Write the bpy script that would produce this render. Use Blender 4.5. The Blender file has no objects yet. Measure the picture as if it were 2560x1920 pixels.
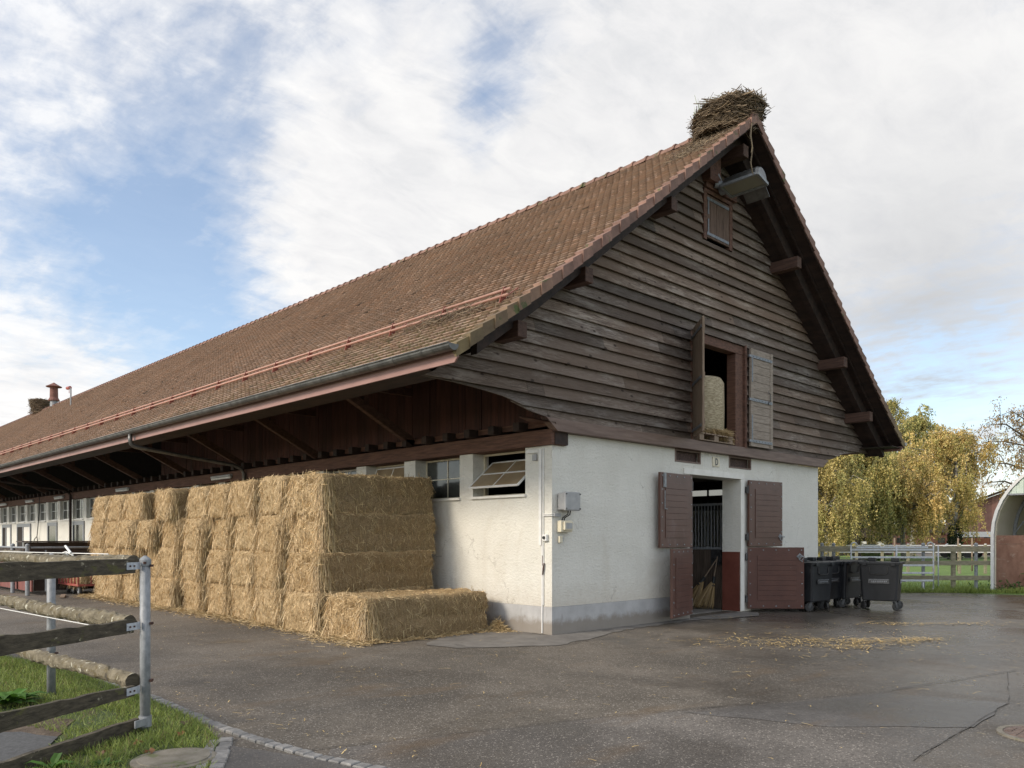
import bpy, math, random
import numpy as np
from mathutils import Vector, Matrix, noise as mnoise
random.seed(7); RNG = np.random.default_rng(11)
S = bpy.context.scene; C = S.collection
rad = math.radians

# ------------------------------------------------------------------ camera frame (real positions; used to place far things by bearing and distance)
F_, HZ, CXP, CAMH = 2004.6, 1345.0, 1280.0, 1.65
YAW = math.atan(2066 / F_)
U = (math.sin(YAW), math.cos(YAW)); V = (-math.cos(YAW), math.sin(YAW))
CAM = (-9.9658, -9.2960)
def bearing(px, F):
    r = (px - CXP) / F_ * F
    return (U[0]*r + U[1]*F + CAM[0], V[0]*r + V[1]*F + CAM[1])
def direction(px, py):
    r = (px - CXP) / F_
    return Vector((U[0]*r + U[1], V[0]*r + V[1], (HZ - py) / F_)).normalized()

# ------------------------------------------------------------------ materials
MATS = {}
def new_mat(name):
    m = bpy.data.materials.new(name); m.use_nodes = True
    nt = m.node_tree; b = nt.nodes['Principled BSDF']; MATS[name] = m
    return m, nt, b
def nd(nt, t, **k):
    n = nt.nodes.new(t)
    for a, v in k.items(): setattr(n, a, v)
    return n
def ramp(nt, fac, stops):
    r = nd(nt, 'ShaderNodeValToRGB'); e = r.color_ramp.elements
    while len(e) < len(stops): e.new(.5)
    for i, (p, c) in enumerate(stops):
        e[i].position = p; e[i].color = (*c, 1) if len(c) == 3 else c
    nt.links.new(fac, r.inputs[0]); return r
def coords(nt, stretch=(1, 1, 1), kind='Object'):
    tc = nd(nt, 'ShaderNodeTexCoord'); mp = nd(nt, 'ShaderNodeMapping')
    mp.inputs['Scale'].default_value = stretch
    nt.links.new(tc.outputs[kind], mp.inputs[0]); return mp.outputs[0]
def noise(nt, vec, scale, detail=6, rough=.6, dist=0):
    n = nd(nt, 'ShaderNodeTexNoise')
    n.inputs['Scale'].default_value = scale; n.inputs['Detail'].default_value = detail
    n.inputs['Roughness'].default_value = rough; n.inputs['Distortion'].default_value = dist
    nt.links.new(vec, n.inputs['Vector']); return n.outputs['Fac']
def mix(nt, fac, a, b, mode='MIX'):
    m = nd(nt, 'ShaderNodeMix', data_type='RGBA', blend_type=mode)
    for sock, v in ((m.inputs[0], fac), (m.inputs[6], a), (m.inputs[7], b)):
        if isinstance(v, (int, float)): sock.default_value = v
        elif isinstance(v, tuple): sock.default_value = (*v, 1) if len(v) == 3 else v
        else: nt.links.new(v, sock)
    return m.outputs[2]
def mth(nt, op, a, b=0., c=None):
    m = nd(nt, 'ShaderNodeMath', operation=op)
    for i, v in enumerate((a, b) if c is None else (a, b, c)):
        if isinstance(v, (int, float)): m.inputs[i].default_value = v
        else: nt.links.new(v, m.inputs[i])
    return m.outputs[0]
def bump(nt, b, h, strength=.4, dist=.02):
    n = nd(nt, 'ShaderNodeBump'); n.inputs['Strength'].default_value = strength
    n.inputs['Distance'].default_value = dist
    nt.links.new(h, n.inputs['Height']); nt.links.new(n.outputs[0], b.inputs['Normal'])
def pm(name, c1, c2, scale=8, stretch=(1, 1, 1), rough=.8, bs=None, bst=.3, bd=.01, attr=False, metal=0,
       spots=None, lo=.35, hi=.65, objrand=0, kind='Object', detail=6, spec=.5):
    """two-tone noise material; spots=(scale, threshold, colour, stretch)"""
    m, nt, b = new_mat(name); L = nt.links
    v = coords(nt, stretch, kind)
    f = noise(nt, v, scale, detail)
    col = ramp(nt, f, [(lo, c1), (hi, c2)]).outputs[0]
    if spots:
        for sc, th, sc_col, st in spots:
            f2 = noise(nt, coords(nt, st, kind), sc, 5, .65)
            col = mix(nt, ramp(nt, f2, [(th, (0, 0, 0)), (th + .06, (1, 1, 1))]).outputs[0], col, sc_col)
    if attr:
        a = nd(nt, 'ShaderNodeAttribute', attribute_name='col')
        col = mix(nt, 1., col, a.outputs['Color'], 'MULTIPLY')
    if objrand:
        oi = nd(nt, 'ShaderNodeObjectInfo')
        val = mth(nt, 'MULTIPLY_ADD', oi.outputs['Random'], objrand, 1 - objrand / 2)
        cb = nd(nt, 'ShaderNodeCombineColor')
        for i in range(3): L.new(val, cb.inputs[i])
        col = mix(nt, 1., col, cb.outputs[0], 'MULTIPLY')
    L.new(col, b.inputs['Base Color'])
    b.inputs['Roughness'].default_value = rough; b.inputs['Metallic'].default_value = metal
    b.inputs['Specular IOR Level'].default_value = spec
    if bs: bump(nt, b, noise(nt, v, bs, 4), bst, bd)
    return m

# ------------------------------------------------------------------ mesh helpers
def link(o, parent=None):
    C.objects.link(o)
    if parent is not None:
        o.parent = parent
    return o
def raw(name, verts, faces, mat, parent=None, col=None, smooth=False):
    """verts (N,3) array; faces (M,k) array or list of tuples; mesh in WORLD coordinates unless the parent stands elsewhere"""
    me = bpy.data.meshes.new(name)
    verts = np.asarray(verts, dtype=np.float32)
    q = parent
    while q is not None:
        if q.get('_off') is not None: verts = verts - np.array(q['_off'], dtype=np.float32)
        q = q.parent
    if isinstance(faces, np.ndarray):
        M, k = faces.shape
        me.vertices.add(len(verts)); me.vertices.foreach_set('co', verts.ravel())
        me.loops.add(M * k); me.loops.foreach_set('vertex_index', faces.astype(np.int32).ravel())
        me.polygons.add(M); me.polygons.foreach_set('loop_start', np.arange(0, M * k, k, dtype=np.int32))
        me.update(calc_edges=True)
    else:
        me.from_pydata(verts.tolist(), [], faces)
    if col is not None:
        at = me.color_attributes.new('col', 'FLOAT_COLOR', 'POINT')
        c4 = np.ones((len(verts), 4), dtype=np.float32); c4[:, :3] = col
        at.data.foreach_set('color', c4.ravel())
    if smooth: me.polygons.foreach_set('use_smooth', np.ones(len(me.polygons), dtype=bool))
    if not isinstance(mat, (list, tuple)): mat = [mat]
    for m in mat: me.materials.append(m)
    me.validate(); me.update()
    o = bpy.data.objects.new(name, me)
    return link(o, parent)
class MB:
    def __init__(s): s.v = []; s.f = []; s.c = []
    def add(s, vs, fs, col=(1, 1, 1)):
        n = len(s.v); s.v += [tuple(p) for p in vs]; s.f += [tuple(i + n for i in f) for f in fs]; s.c += [col] * len(vs)
        return s
    def box(s, x0, x1, y0, y1, z0, z1, col=(1, 1, 1)):
        vs = [(x, y, z) for z in (z0, z1) for y in (y0, y1) for x in (x0, x1)]
        return s.add(vs, [(0, 2, 3, 1), (4, 5, 7, 6), (0, 1, 5, 4), (2, 6, 7, 3), (0, 4, 6, 2), (1, 3, 7, 5)], col)
    def obox(s, c, ax, ay, az, hx, hy, hz, col=(1, 1, 1)):
        c = Vector(c); ax, ay, az = Vector(ax).normalized(), Vector(ay).normalized(), Vector(az).normalized()
        vs = [c + ax*(hx*i) + ay*(hy*j) + az*(hz*k) for k in (-1, 1) for j in (-1, 1) for i in (-1, 1)]
        return s.add(vs, [(0, 2, 3, 1), (4, 5, 7, 6), (0, 1, 5, 4), (2, 6, 7, 3), (0, 4, 6, 2), (1, 3, 7, 5)], col)
    def beam(s, p, q, w, h, up=(0, 0, 1), col=(1, 1, 1)):
        p, q = Vector(p), Vector(q); d = (q - p); a = d.normalized(); b = a.cross(Vector(up)).normalized(); c = b.cross(a)
        return s.obox((p + q) / 2, a, b, c, d.length / 2, w / 2, h / 2, col)
    def tube(s, pts, r, n=8, cap=True, col=(1, 1, 1)):
        pts = [Vector(p) for p in pts]; rings = []
        rs = r if isinstance(r, (list, tuple)) else [r] * len(pts)
        prev = None
        for i, p in enumerate(pts):
            d = (pts[min(i + 1, len(pts) - 1)] - pts[max(i - 1, 0)]).normalized()
            ref = Vector((0, 0, 1)) if abs(d.z) < .95 else Vector((1, 0, 0))
            a = d.cross(ref).normalized() if prev is None else (prev - d * prev.dot(d)).normalized()
            prev = a; b = d.cross(a)
            rings.append([p + a*(rs[i]*math.cos(t*2*math.pi/n)) + b*(rs[i]*math.sin(t*2*math.pi/n)) for t in range(n)])
        vs = [q for ring in rings for q in ring]; fs = []
        for i in range(len(pts) - 1):
            for t in range(n):
                u = (t + 1) % n
                fs.append((i*n + t, i*n + u, (i+1)*n + u, (i+1)*n + t))
        if cap: fs += [tuple(range(n - 1, -1, -1)), tuple((len(pts) - 1)*n + t for t in range(n))]
        return s.add(vs, fs, col)
    def lathe(s, c, prof, n=16, axis='z', col=(1, 1, 1)):
        vs = []; fs = []
        for r, h in prof:
            for t in range(n):
                a = 2*math.pi*t/n; x, y = r*math.cos(a), r*math.sin(a)
                vs.append({'z': (c[0]+x, c[1]+y, c[2]+h), 'x': (c[0]+h, c[1]+x, c[2]+y), 'y': (c[0]+x, c[1]+h, c[2]+y)}[axis])
        for i in range(len(prof) - 1):
            for t in range(n):
                u = (t+1) % n; fs.append((i*n+t, i*n+u, (i+1)*n+u, (i+1)*n+t))
        fs += [tuple(range(n - 1, -1, -1)), tuple((len(prof)-1)*n + t for t in range(n))]
        return s.add(vs, fs, col)
    def prism(s, poly, z0, z1, plane='xy', col=(1, 1, 1)):
        n = len(poly)
        put = {'xy': lambda a, b, h: (a, b, h), 'xz': lambda a, b, h: (a, h, b), 'yz': lambda a, b, h: (h, a, b)}[plane]
        vs = [put(a, b, z0) for a, b in poly] + [put(a, b, z1) for a, b in poly]
        fs = [tuple(range(n - 1, -1, -1)), tuple(range(n, 2*n))] + [(i, (i+1) % n, n + (i+1) % n, n + i) for i in range(n)]
        return s.add(vs, fs, col)
    def build(s, name, mat, parent=None, bevel=0, smooth=False, attr=False):
        o = raw(name, s.v, s.f, mat, parent, col=np.array(s.c) if attr else None)
        if smooth:
            o.data.polygons.foreach_set('use_smooth', np.ones(len(o.data.polygons), dtype=bool))
        if bevel:
            b = o.modifiers.new('bevel', 'BEVEL'); b.width = bevel; b.segments = 2; b.limit_method = 'ANGLE'
        return o
def thing(name, label, cat, loc=(0, 0, 0), rz=0, group=None):
    o = bpy.data.objects.new(name, None); C.objects.link(o); o.empty_display_size = .2
    o.location = loc; o.rotation_euler = (0, 0, rz); o['label'] = label; o['category'] = cat
    if group: o['group'] = group
    return o
def base(o):                       # children of this thing are modelled in world coordinates, then shifted
    o['_off'] = tuple(o.location); return o
def tag(o, label, cat, group=None):
    o['label'] = label; o['category'] = cat
    if group: o['group'] = group
    return o
def struct(o, kind='structure', label=None):
    o['kind'] = kind
    if label: o['label'] = label
    return o
def dup(o, parent=None):
    c = o.copy(); C.objects.link(c); c.parent = parent
    for ch in list(o.children): dup(ch, c)
    return c
def blades(n, pos, dirv, length, width, colfn, bend=None):
    """n thin quads: pos (n,3), dirv (n,3) unit, length (n,), width scalar/array"""
    side = np.cross(dirv, RNG.normal(size=(n, 3))); side /= np.linalg.norm(side, axis=1, keepdims=True) + 1e-9
    w = (np.ones(n) * width)[:, None] * .5; l = length[:, None]
    tip = pos + dirv * l
    if bend is not None: tip = tip + bend
    v = np.stack([pos - side*w, pos + side*w, tip + side*w*.5, tip - side*w*.5], axis=1).reshape(-1, 3)
    f = np.arange(4*n).reshape(n, 4)
    c = np.repeat(colfn(n), 4, axis=0)
    return v, f, c
def lerp_cols(a, b):
    a, b = np.array(a), np.array(b)
    def fn(n):
        t = RNG.random((n, 1)); return (a + (b - a)*t) * (0.75 + .5*RNG.random((n, 1)))
    return fn

# ------------------------------------------------------------------ the materials
M = {}
def build_materials():
    # roughcast plaster
    m, nt, b = new_mat('plaster'); v = coords(nt)
    f = noise(nt, v, 1.1, 5, .6); f2 = noise(nt, v, 55, 3, .6); f3 = noise(nt, v, 9, 4, .7)
    col = ramp(nt, f, [(.3, (.63, .61, .545)), (.7, (.72, .70, .635))]).outputs[0]
    col = mix(nt, ramp(nt, f2, [(.66, (0, 0, 0)), (.74, (.55, .55, .55))]).outputs[0], col, (.36, .33, .28))
    col = mix(nt, ramp(nt, f3, [(.64, (0, 0, 0)), (.80, (.5, .5, .5))]).outputs[0], col, (.58, .51, .40))
    sx = nd(nt, 'ShaderNodeSeparateXYZ'); nt.links.new(v, sx.inputs[0])
    low = ramp(nt, mth(nt, 'MULTIPLY_ADD', f3, .5, mth(nt, 'MULTIPLY', sx.outputs[2], .8)), [(.55, (.75, .75, .75)), (1.0, (0, 0, 0))]).outputs[0]
    col = mix(nt, low, col, (.55, .50, .42))
    sp = noise(nt, coords(nt, (1, 1, .45)), 1.1, 6, .7, .8)
    col = mix(nt, ramp(nt, sp, [(.56, (0, 0, 0)), (.76, (.5, .5, .5))]).outputs[0], col, (.52, .47, .38))
    fl = noise(nt, coords(nt, (1, 1, .8)), 21, 3, .75)
    col = mix(nt, ramp(nt, fl, [(.66, (0, 0, 0)), (.71, (.6, .6, .6))]).outputs[0], col, (.30, .26, .20))
    vd = nd(nt, 'ShaderNodeVectorMath', operation='ADD'); nz = nd(nt, 'ShaderNodeTexNoise'); nz.inputs['Scale'].default_value = 2.5; nz.inputs['Detail'].default_value = 5
    nt.links.new(v, nz.inputs['Vector']); nt.links.new(v, vd.inputs[0]); nt.links.new(nz.outputs['Color'], vd.inputs[1])
    vc = nd(nt, 'ShaderNodeTexVoronoi', feature='DISTANCE_TO_EDGE'); vc.inputs['Scale'].default_value = .42; nt.links.new(vd.outputs[0], vc.inputs['Vector'])
    hair = mth(nt, 'MULTIPLY', ramp(nt, vc.outputs['Distance'], [(.002, (1, 1, 1)), (.006, (0, 0, 0))]).outputs[0], ramp(nt, f, [(.5, (0, 0, 0)), (.6, (.55, .55, .55))]).outputs[0])
    col = mix(nt, hair, col, (.30, .27, .23))
    nt.links.new(col, b.inputs['Base Color']); b.inputs['Roughness'].default_value = .92
    h = mth(nt, 'ADD', noise(nt, coords(nt, (1, 1, 1.5)), 17, 5, .7), mth(nt, 'MULTIPLY', noise(nt, v, 3.2, 3), .8)); bump(nt, b, h, .9, .022); M['plaster'] = m
    M['plaster_smooth'] = pm('plaster_smooth', (.68, .66, .60), (.77, .75, .70), 4, rough=.85, bs=30, bst=.08,
                             spots=[(14, .68, (.5, .45, .38), (1, 1, 1))])
    m, nt, b = new_mat('plinth_paint'); v = coords(nt)
    col = ramp(nt, noise(nt, v, 3, 5), [(.35, (.36, .355, .35)), (.65, (.45, .445, .44))]).outputs[0]
    sx = nd(nt, 'ShaderNodeSeparateXYZ'); nt.links.new(v, sx.inputs[0])
    f = mth(nt, 'MULTIPLY_ADD', sx.outputs[2], 3.2, mth(nt, 'MULTIPLY', noise(nt, v, 5, 6, .7), -1.1))
    col = mix(nt, ramp(nt, f, [(.0, (.75, .75, .75)), (.35, (0, 0, 0))]).outputs[0], col, (.20, .165, .125))
    for sc, th, c, st in ((2.2, .64, (.30, .285, .27), (3, 3, .5)), (7, .69, (.24, .22, .20), (2.5, 2.5, 1)), (30, .70, (.26, .23, .19), (1, 1, 1))):
        col = mix(nt, ramp(nt, noise(nt, coords(nt, st), sc, 5, .65), [(th, (0, 0, 0)), (th + .07, (.8, .8, .8))]).outputs[0], col, c)
    nt.links.new(col, b.inputs['Base Color']); b.inputs['Roughness'].default_value = .8; bump(nt, b, noise(nt, v, 25, 4), .2, .01); M['plinth'] = m
    # weathered boards
    m, nt, b = new_mat('weathered_boards')
    g = noise(nt, coords(nt, (.45, 5, 7)), 8, 8, .72, 1.1); big = noise(nt, coords(nt, (.5, 1, 1.2)), 1.3, 5, .6)
    wea = noise(nt, coords(nt, (.25, 1, 1.5)), 5.5, 6, .7)
    col = ramp(nt, g, [(.34, (.034, .022, .016)), (.49, (.135, .102, .081)), (.64, (.31, .255, .21))]).outputs[0]
    col = mix(nt, ramp(nt, wea, [(.50, (0, 0, 0)), (.66, (.8, .8, .8))]).outputs[0], col, (.33, .285, .245))
    col = mix(nt, ramp(nt, big, [(.42, (.85, .85, .85)), (.62, (0, 0, 0))]).outputs[0], col, (.13, .092, .068))
    vo = nd(nt, 'ShaderNodeTexVoronoi'); vo.inputs['Scale'].default_value = 2.6
    nt.links.new(coords(nt, (1, .05, 1.7)), vo.inputs['Vector'])
    col = mix(nt, ramp(nt, vo.outputs['Distance'], [(.085, (.9, .9, .9)), (.14, (0, 0, 0))]).outputs[0], col, (.035, .022, .015))
    a = nd(nt, 'ShaderNodeAttribute', attribute_name='col')
    col = mix(nt, 1., col, a.outputs['Color'], 'MULTIPLY')
    nt.links.new(col, b.inputs['Base Color']); b.inputs['Roughness'].default_value = .78
    b.inputs['Specular IOR Level'].default_value = .3
    bump(nt, b, g, .5, .01); M['boards'] = m
    dk = dict(rough=.8, bs=14, bst=.35)
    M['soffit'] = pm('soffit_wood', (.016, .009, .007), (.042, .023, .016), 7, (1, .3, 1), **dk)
    M['timber'] = pm('brown_timber', (.070, .033, .021), (.15, .072, .046), 9, (1.5, .25, 3), **dk)
    M['oldtimber'] = pm('old_timber', (.050, .025, .017), (.105, .055, .038), 9, (1.5, .25, 3), **dk)
    M['redboard'] = pm('dark_red_boards', (.042, .015, .011), (.085, .031, .022), 5, (1, 3, .25), attr=True, **dk)
    M['band'] = pm('painted_beam', (.120, .074, .056), (.185, .125, .098), 6, (.3, 2, 3), rough=.6, bs=12, bst=.12,
                   spots=[(7, .69, (.30, .24, .20), (.5, 1, 3))])
    M['fascia'] = pm('fascia_paint', (.265, .145, .12), (.335, .19, .162), 2.2, (1, .5, 1.5), rough=.5,
                     spots=[(10, .68, (.42, .27, .23), (1, .25, 1.5))])
    M['zinc'] = pm('aged_zinc', (.10, .098, .092), (.19, .185, .175), 5, (1, 1, 1), rough=.42, metal=.6)
    M['galv'] = pm('galvanised_steel', (.19, .20, .21), (.29, .30, .31), 22, (1, 1, .6), rough=.55, metal=.12,
                   spots=[(9, .70, (.30, .20, .13), (1, 1, .4))])
    M['galv_pale'] = pm('bright_galvanised', (.42, .44, .45), (.56, .58, .59), 16, rough=.5, metal=.15)
    M['steel'] = pm('dark_steel', (.05, .05, .05), (.12, .12, .125), 14, rough=.45, metal=.7)
    M['plate'] = pm('bracket_steel', (.38, .41, .46), (.55, .58, .62), 30, rough=.45, metal=.4)
    M['rust'] = pm('rusty_screw', (.05, .025, .02), (.12, .06, .045), 30, rough=.7, metal=.4)
    # tiles
    m, nt, b = new_mat('clay_tiles')
    v = coords(nt); f = noise(nt, v, .35, 5, .6); f2 = noise(nt, v, 14, 4, .7)
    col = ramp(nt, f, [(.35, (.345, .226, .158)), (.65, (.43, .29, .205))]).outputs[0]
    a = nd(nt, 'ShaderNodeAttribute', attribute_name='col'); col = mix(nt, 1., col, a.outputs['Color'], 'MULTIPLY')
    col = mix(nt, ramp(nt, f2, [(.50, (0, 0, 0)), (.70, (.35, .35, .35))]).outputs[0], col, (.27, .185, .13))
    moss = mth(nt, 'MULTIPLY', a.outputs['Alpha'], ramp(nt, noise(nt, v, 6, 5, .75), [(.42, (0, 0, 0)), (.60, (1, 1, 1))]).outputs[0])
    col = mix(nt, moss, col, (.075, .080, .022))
    nt.links.new(col, b.inputs['Base Color']); b.inputs['Roughness'].default_value = .8
    bump(nt, b, f2, .25, .006); M['tile'] = m
    M['verge'] = pm('verge_tiles', (.165, .088, .064), (.25, .14, .102), 5, rough=.75, bs=20, bst=.2, attr=True,
                    spots=[(3.2, .60, (.085, .085, .03), (1, 1, 1)), (10, .66, (.14, .09, .06), (1, 1, 1))])
    M['salmon'] = pm('salmon_pipe', (.40, .21, .155), (.48, .27, .205), 3, rough=.5)
    M['oxide'] = pm('oxide_clay', (.13, .055, .040), (.19, .085, .065), 6, rough=.8, spots=[(5, .66, (.30, .22, .19), (1, 1, 1))])
    M['bracket'] = pm('red_bracket', (.18, .05, .035), (.25, .08, .05), 10, rough=.5)
    # straw: body is dark between the stalks
    m, nt, b = new_mat('straw_body'); v = coords(nt)
    f = noise(nt, v, 60, 4, .8, 1.0); f2 = noise(nt, v, 3, 4, .6)
    col = ramp(nt, f, [(.36, (.11, .070, .032)), (.50, (.44, .31, .16)), (.66, (.68, .505, .285))]).outputs[0]
    col = mix(nt, ramp(nt, f2, [(.4, (0, 0, 0)), (.68, (.6, .6, .6))]).outputs[0], col, (.29, .205, .10))
    oi = nd(nt, 'ShaderNodeObjectInfo'); col = mix(nt, mth(nt, 'MULTIPLY', oi.outputs['Random'], .35), col, (.36, .22, .085))
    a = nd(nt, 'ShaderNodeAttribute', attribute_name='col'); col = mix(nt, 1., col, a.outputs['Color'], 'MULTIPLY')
    nt.links.new(col, b.inputs['Base Color']); b.inputs['Roughness'].default_value = .75
    bump(nt, b, f, .9, .02); M['straw_body'] = m
    m, nt, b = new_mat('straw_stalks'); a = nd(nt, 'ShaderNodeAttribute', attribute_name='col')
    oi = nd(nt, 'ShaderNodeObjectInfo')
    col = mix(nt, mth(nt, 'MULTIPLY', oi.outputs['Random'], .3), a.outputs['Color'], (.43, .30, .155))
    nt.links.new(col, b.inputs['Base Color']); b.inputs['Roughness'].default_value = .5; M['stalk'] = m
    m, nt, b = new_mat('plant_blades'); a = nd(nt, 'ShaderNodeAttribute', attribute_name='col')
    nt.links.new(a.outputs['Color'], b.inputs['Base Color']); b.inputs['Roughness'].default_value = .55
    tr = nd(nt, 'ShaderNodeBsdfTranslucent'); nt.links.new(a.outputs['Color'], tr.inputs[0])
    ms = nd(nt, 'ShaderNodeMixShader'); ms.inputs[0].default_value = .3
    nt.links.new(b.outputs[0], ms.inputs[1]); nt.links.new(tr.outputs[0], ms.inputs[2])
    nt.links.new(ms.outputs[0], nt.nodes['Material Output'].inputs[0]); M['leaf'] = m
    m, nt, b = new_mat('twigs'); a = nd(nt, 'ShaderNodeAttribute', attribute_name='col')
    nt.links.new(a.outputs['Color'], b.inputs['Base Color']); b.inputs['Roughness'].default_value = .8; M['twig'] = m
    # asphalt
    def asphalt(name, c1, c2, wet, stone):
        m, nt, b = new_mat(name); v = coords(nt)
        big = noise(nt, v, .32, 5, .6); mid = noise(nt, v, 1.7, 6, .7); fine = noise(nt, v, 85, 3, .7)
        col = ramp(nt, mid, [(.3, c1), (.7, c2)]).outputs[0]
        col = mix(nt, ramp(nt, big, [(.40, (.8, .8, .8)), (.58, (0, 0, 0))]).outputs[0], col, tuple(k*.55 for k in c1))
        vo = nd(nt, 'ShaderNodeTexVoronoi'); vo.inputs['Scale'].default_value = 62; nt.links.new(v, vo.inputs['Vector'])
        wn = nd(nt, 'ShaderNodeSeparateColor'); nt.links.new(vo.outputs['Color'], wn.inputs[0])
        agg = mth(nt, 'MULTIPLY', ramp(nt, wn.outputs[0], [(.74, (0, 0, 0)), (.82, (1, 1, 1))]).outputs[0],
                  ramp(nt, vo.outputs['Distance'], [(.25, (1, 1, 1)), (.5, (0, 0, 0))]).outputs[0])
        col = mix(nt, mth(nt, 'MULTIPLY', agg, stone), col, (.43, .385, .33))
        dk = ramp(nt, wn.outputs[1], [(.70, (0, 0, 0)), (.85, (.6, .6, .6))]).outputs[0]
        col = mix(nt, dk, col, tuple(k*.45 for k in c1))
        st = noise(nt, coords(nt, (.6, 1.5, 1)), .9, 5, .6)
        col = mix(nt, ramp(nt, st, [(.56, (0, 0, 0)), (.72, (.6, .6, .6))]).outputs[0], col, (.125, .080, .040))
        pre = col
        # wetness: damp film grows to the right of the yard, broken by noise
        sx = nd(nt, 'ShaderNodeSeparateXYZ'); nt.links.new(v, sx.inputs[0])
        t = mth(nt, 'ADD', mth(nt, 'MULTIPLY', sx.outputs[0], .5), mth(nt, 'MULTIPLY', sx.outputs[1], -.5))
        t = mth(nt, 'MULTIPLY_ADD', t, .085, -.06)
        t = mth(nt, 'MINIMUM', mth(nt, 'MAXIMUM', t, -.05), .28)
        wetf = mth(nt, 'ADD', mth(nt, 'ADD', noise(nt, coords(nt, (1, 1, 1)), .55, 6, .62, .4), t), wet)
        r = ramp(nt, wetf, [(.46, (.80, .80, .80)), (.58, (.50, .50, .50)), (.74, (.30, .30, .30)), (.86, (.18, .18, .18))]).outputs[0]
        damp = ramp(nt, wetf, [(.46, (0, 0, 0)), (.60, (.34, .34, .34)), (.80, (.52, .52, .52))]).outputs[0]     # damp stone is darker
        nt.links.new(mix(nt, damp, pre, (.046, .040, .034)), b.inputs['Base Color'])
        nt.links.new(r, b.inputs['Roughness']); b.inputs['Specular IOR Level'].default_value = .42
        bump(nt, b, mth(nt, 'ADD', fine, mth(nt, 'MULTIPLY', vo.outputs['Distance'], .8)), .35, .006)
        return m
    M['asphalt'] = asphalt('asphalt', (.118, .099, .076), (.176, .150, .120), -.03, .85)
    M['asphalt2'] = asphalt('asphalt_relaid', (.122, .107, .092), (.17, .151, .131), -.01, .9)
    M['asphalt3'] = asphalt('asphalt_fine', (.125, .115, .105), (.165, .152, .14), .04, .35)  # fine patch, base colour lightened to paint in a wet sheen
    M['apron'] = pm('worn_concrete', (.13, .118, .105), (.20, .185, .165), 2.5, rough=.75, bs=60, bst=.3, bd=.006,
                    spots=[(1.2, .60, (.10, .09, .08), (1, 1, 1))])
    M['crack'] = pm('tar_seam', (.030, .027, .024), (.055, .049, .043), 20, rough=.6)
    M['grassland'] = pm('meadow', (.095, .155, .032), (.15, .235, .055), 1.5, rough=.9, bs=30, bst=.6, bd=.04,
                        spots=[(.5, .64, (.13, .13, .05), (1, 1, 1)), (9, .66, (.045, .08, .015), (1, 1, 1))])
    M['lawn'] = pm('lawn_soil', (.035, .055, .014), (.075, .10, .028), 5, rough=.95, bs=30, bst=.6, bd=.03,
                   spots=[(2.3, .60, (.10, .075, .045), (1, 1, 1))])
    M['soil'] = pm('bare_soil', (.07, .048, .032), (.14, .105, .075), 12, rough=.95, bs=40, bst=.7, bd=.03)
    M['track'] = pm('far_track', (.16, .14, .12), (.24, .22, .19), 3, rough=.9)
    M['sett'] = pm('granite_setts', (.14, .135, .13), (.25, .24, .225), 12, rough=.7, bs=60, bst=.4, bd=.006, attr=True)
    M['mossconc'] = pm('mossy_concrete', (.13, .115, .085), (.20, .18, .145), 9, rough=.85, bs=50, bst=.4,
                       spots=[(5, .58, (.10, .11, .05), (1, 1, 1))])
    M['iron'] = pm('rusty_iron', (.10, .065, .05), (.19, .14, .115), 18, rough=.6, metal=.3)
    # paints
    M['door'] = pm('oxblood_paint', (.076, .030, .020), (.102, .044, .031), 3, rough=.42, bs=40, bst=.06,
                   spots=[(18, .70, (.25, .19, .17), (1, 1, .5)), (2.5, .60, (.115, .062, .053), (1, 1, .4)), (6, .68, (.045, .022, .018), (1, 1, .3))])
    M['door_dirty'] = pm('oxblood_paint_splashed', (.070, .022, .013), (.092, .032, .020), 3, rough=.42, bs=40, bst=.06,
                   spots=[(30, .66, (.27, .21, .19), (1, 1, 1)), (4, .69, (.18, .10, .09), (1, 1, .3))])
    M['revealred'] = pm('reveal_paint', (.12, .034, .022), (.16, .05, .034), 4, rough=.5)
    M['white'] = pm('white_paint', (.66, .65, .62), (.76, .75, .72), 8, rough=.6, spots=[(12, .70, (.5, .47, .42), (1, 1, .4))])
    M['cream'] = pm('cream_plastic', (.60, .54, .40), (.68, .62, .48), 8, rough=.5)
    M['grey'] = pm('grey_plastic', (.30, .30, .30), (.37, .37, .365), 8, rough=.5, spots=[(12, .70, (.3, .28, .26), (1, 1, .5))])
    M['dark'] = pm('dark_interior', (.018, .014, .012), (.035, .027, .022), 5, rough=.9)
    M['vent'] = pm('vent_mesh', (.035, .018, .014), (.10, .06, .05), 30, rough=.8)
    M['plastic'] = pm('bin_plastic', (.0105, .0112, .0130), (.021, .0222, .025), 2.2, (1, 1, .6), spec=.36, rough=.46, bs=60, bst=.05, objrand=.3,
                      spots=[(3.5, .62, (.055, .054, .052), (1, 1, .35))])
    M['rubber'] = pm('rubber', (.02, .02, .02), (.04, .038, .036), 20, rough=.7)
    M['black'] = pm('black_cable', (.015, .015, .015), (.025, .025, .025), 9, rough=.6)
    M['board_old'] = pm('mossy_boards', (.035, .028, .018), (.095, .078, .052), 8, (1.2, 1.2, 5), rough=.88, bs=22, bst=.6, bd=.01,
                        spots=[(6, .58, (.085, .08, .03), (1, 1, 1.6)), (9, .64, (.30, .27, .20), (1, 1, 1.5)), (14, .64, (.018, .014, .010), (.25, .25, 2.5))])
    M['log'] = pm('lichen_logs', (.10, .082, .05), (.21, .178, .12), 7, (2, 1, 2), rough=.9, bs=25, bst=.8, bd=.012,
                  spots=[(7, .55, (.11, .085, .04), (1.5, 1, 1.5)), (13, .60, (.46, .44, .35), (1, 1, 1)), (5, .60, (.045, .036, .024), (1, 1, 1)), (30, .64, (.05, .045, .02), (1, 1, 1))])
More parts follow.
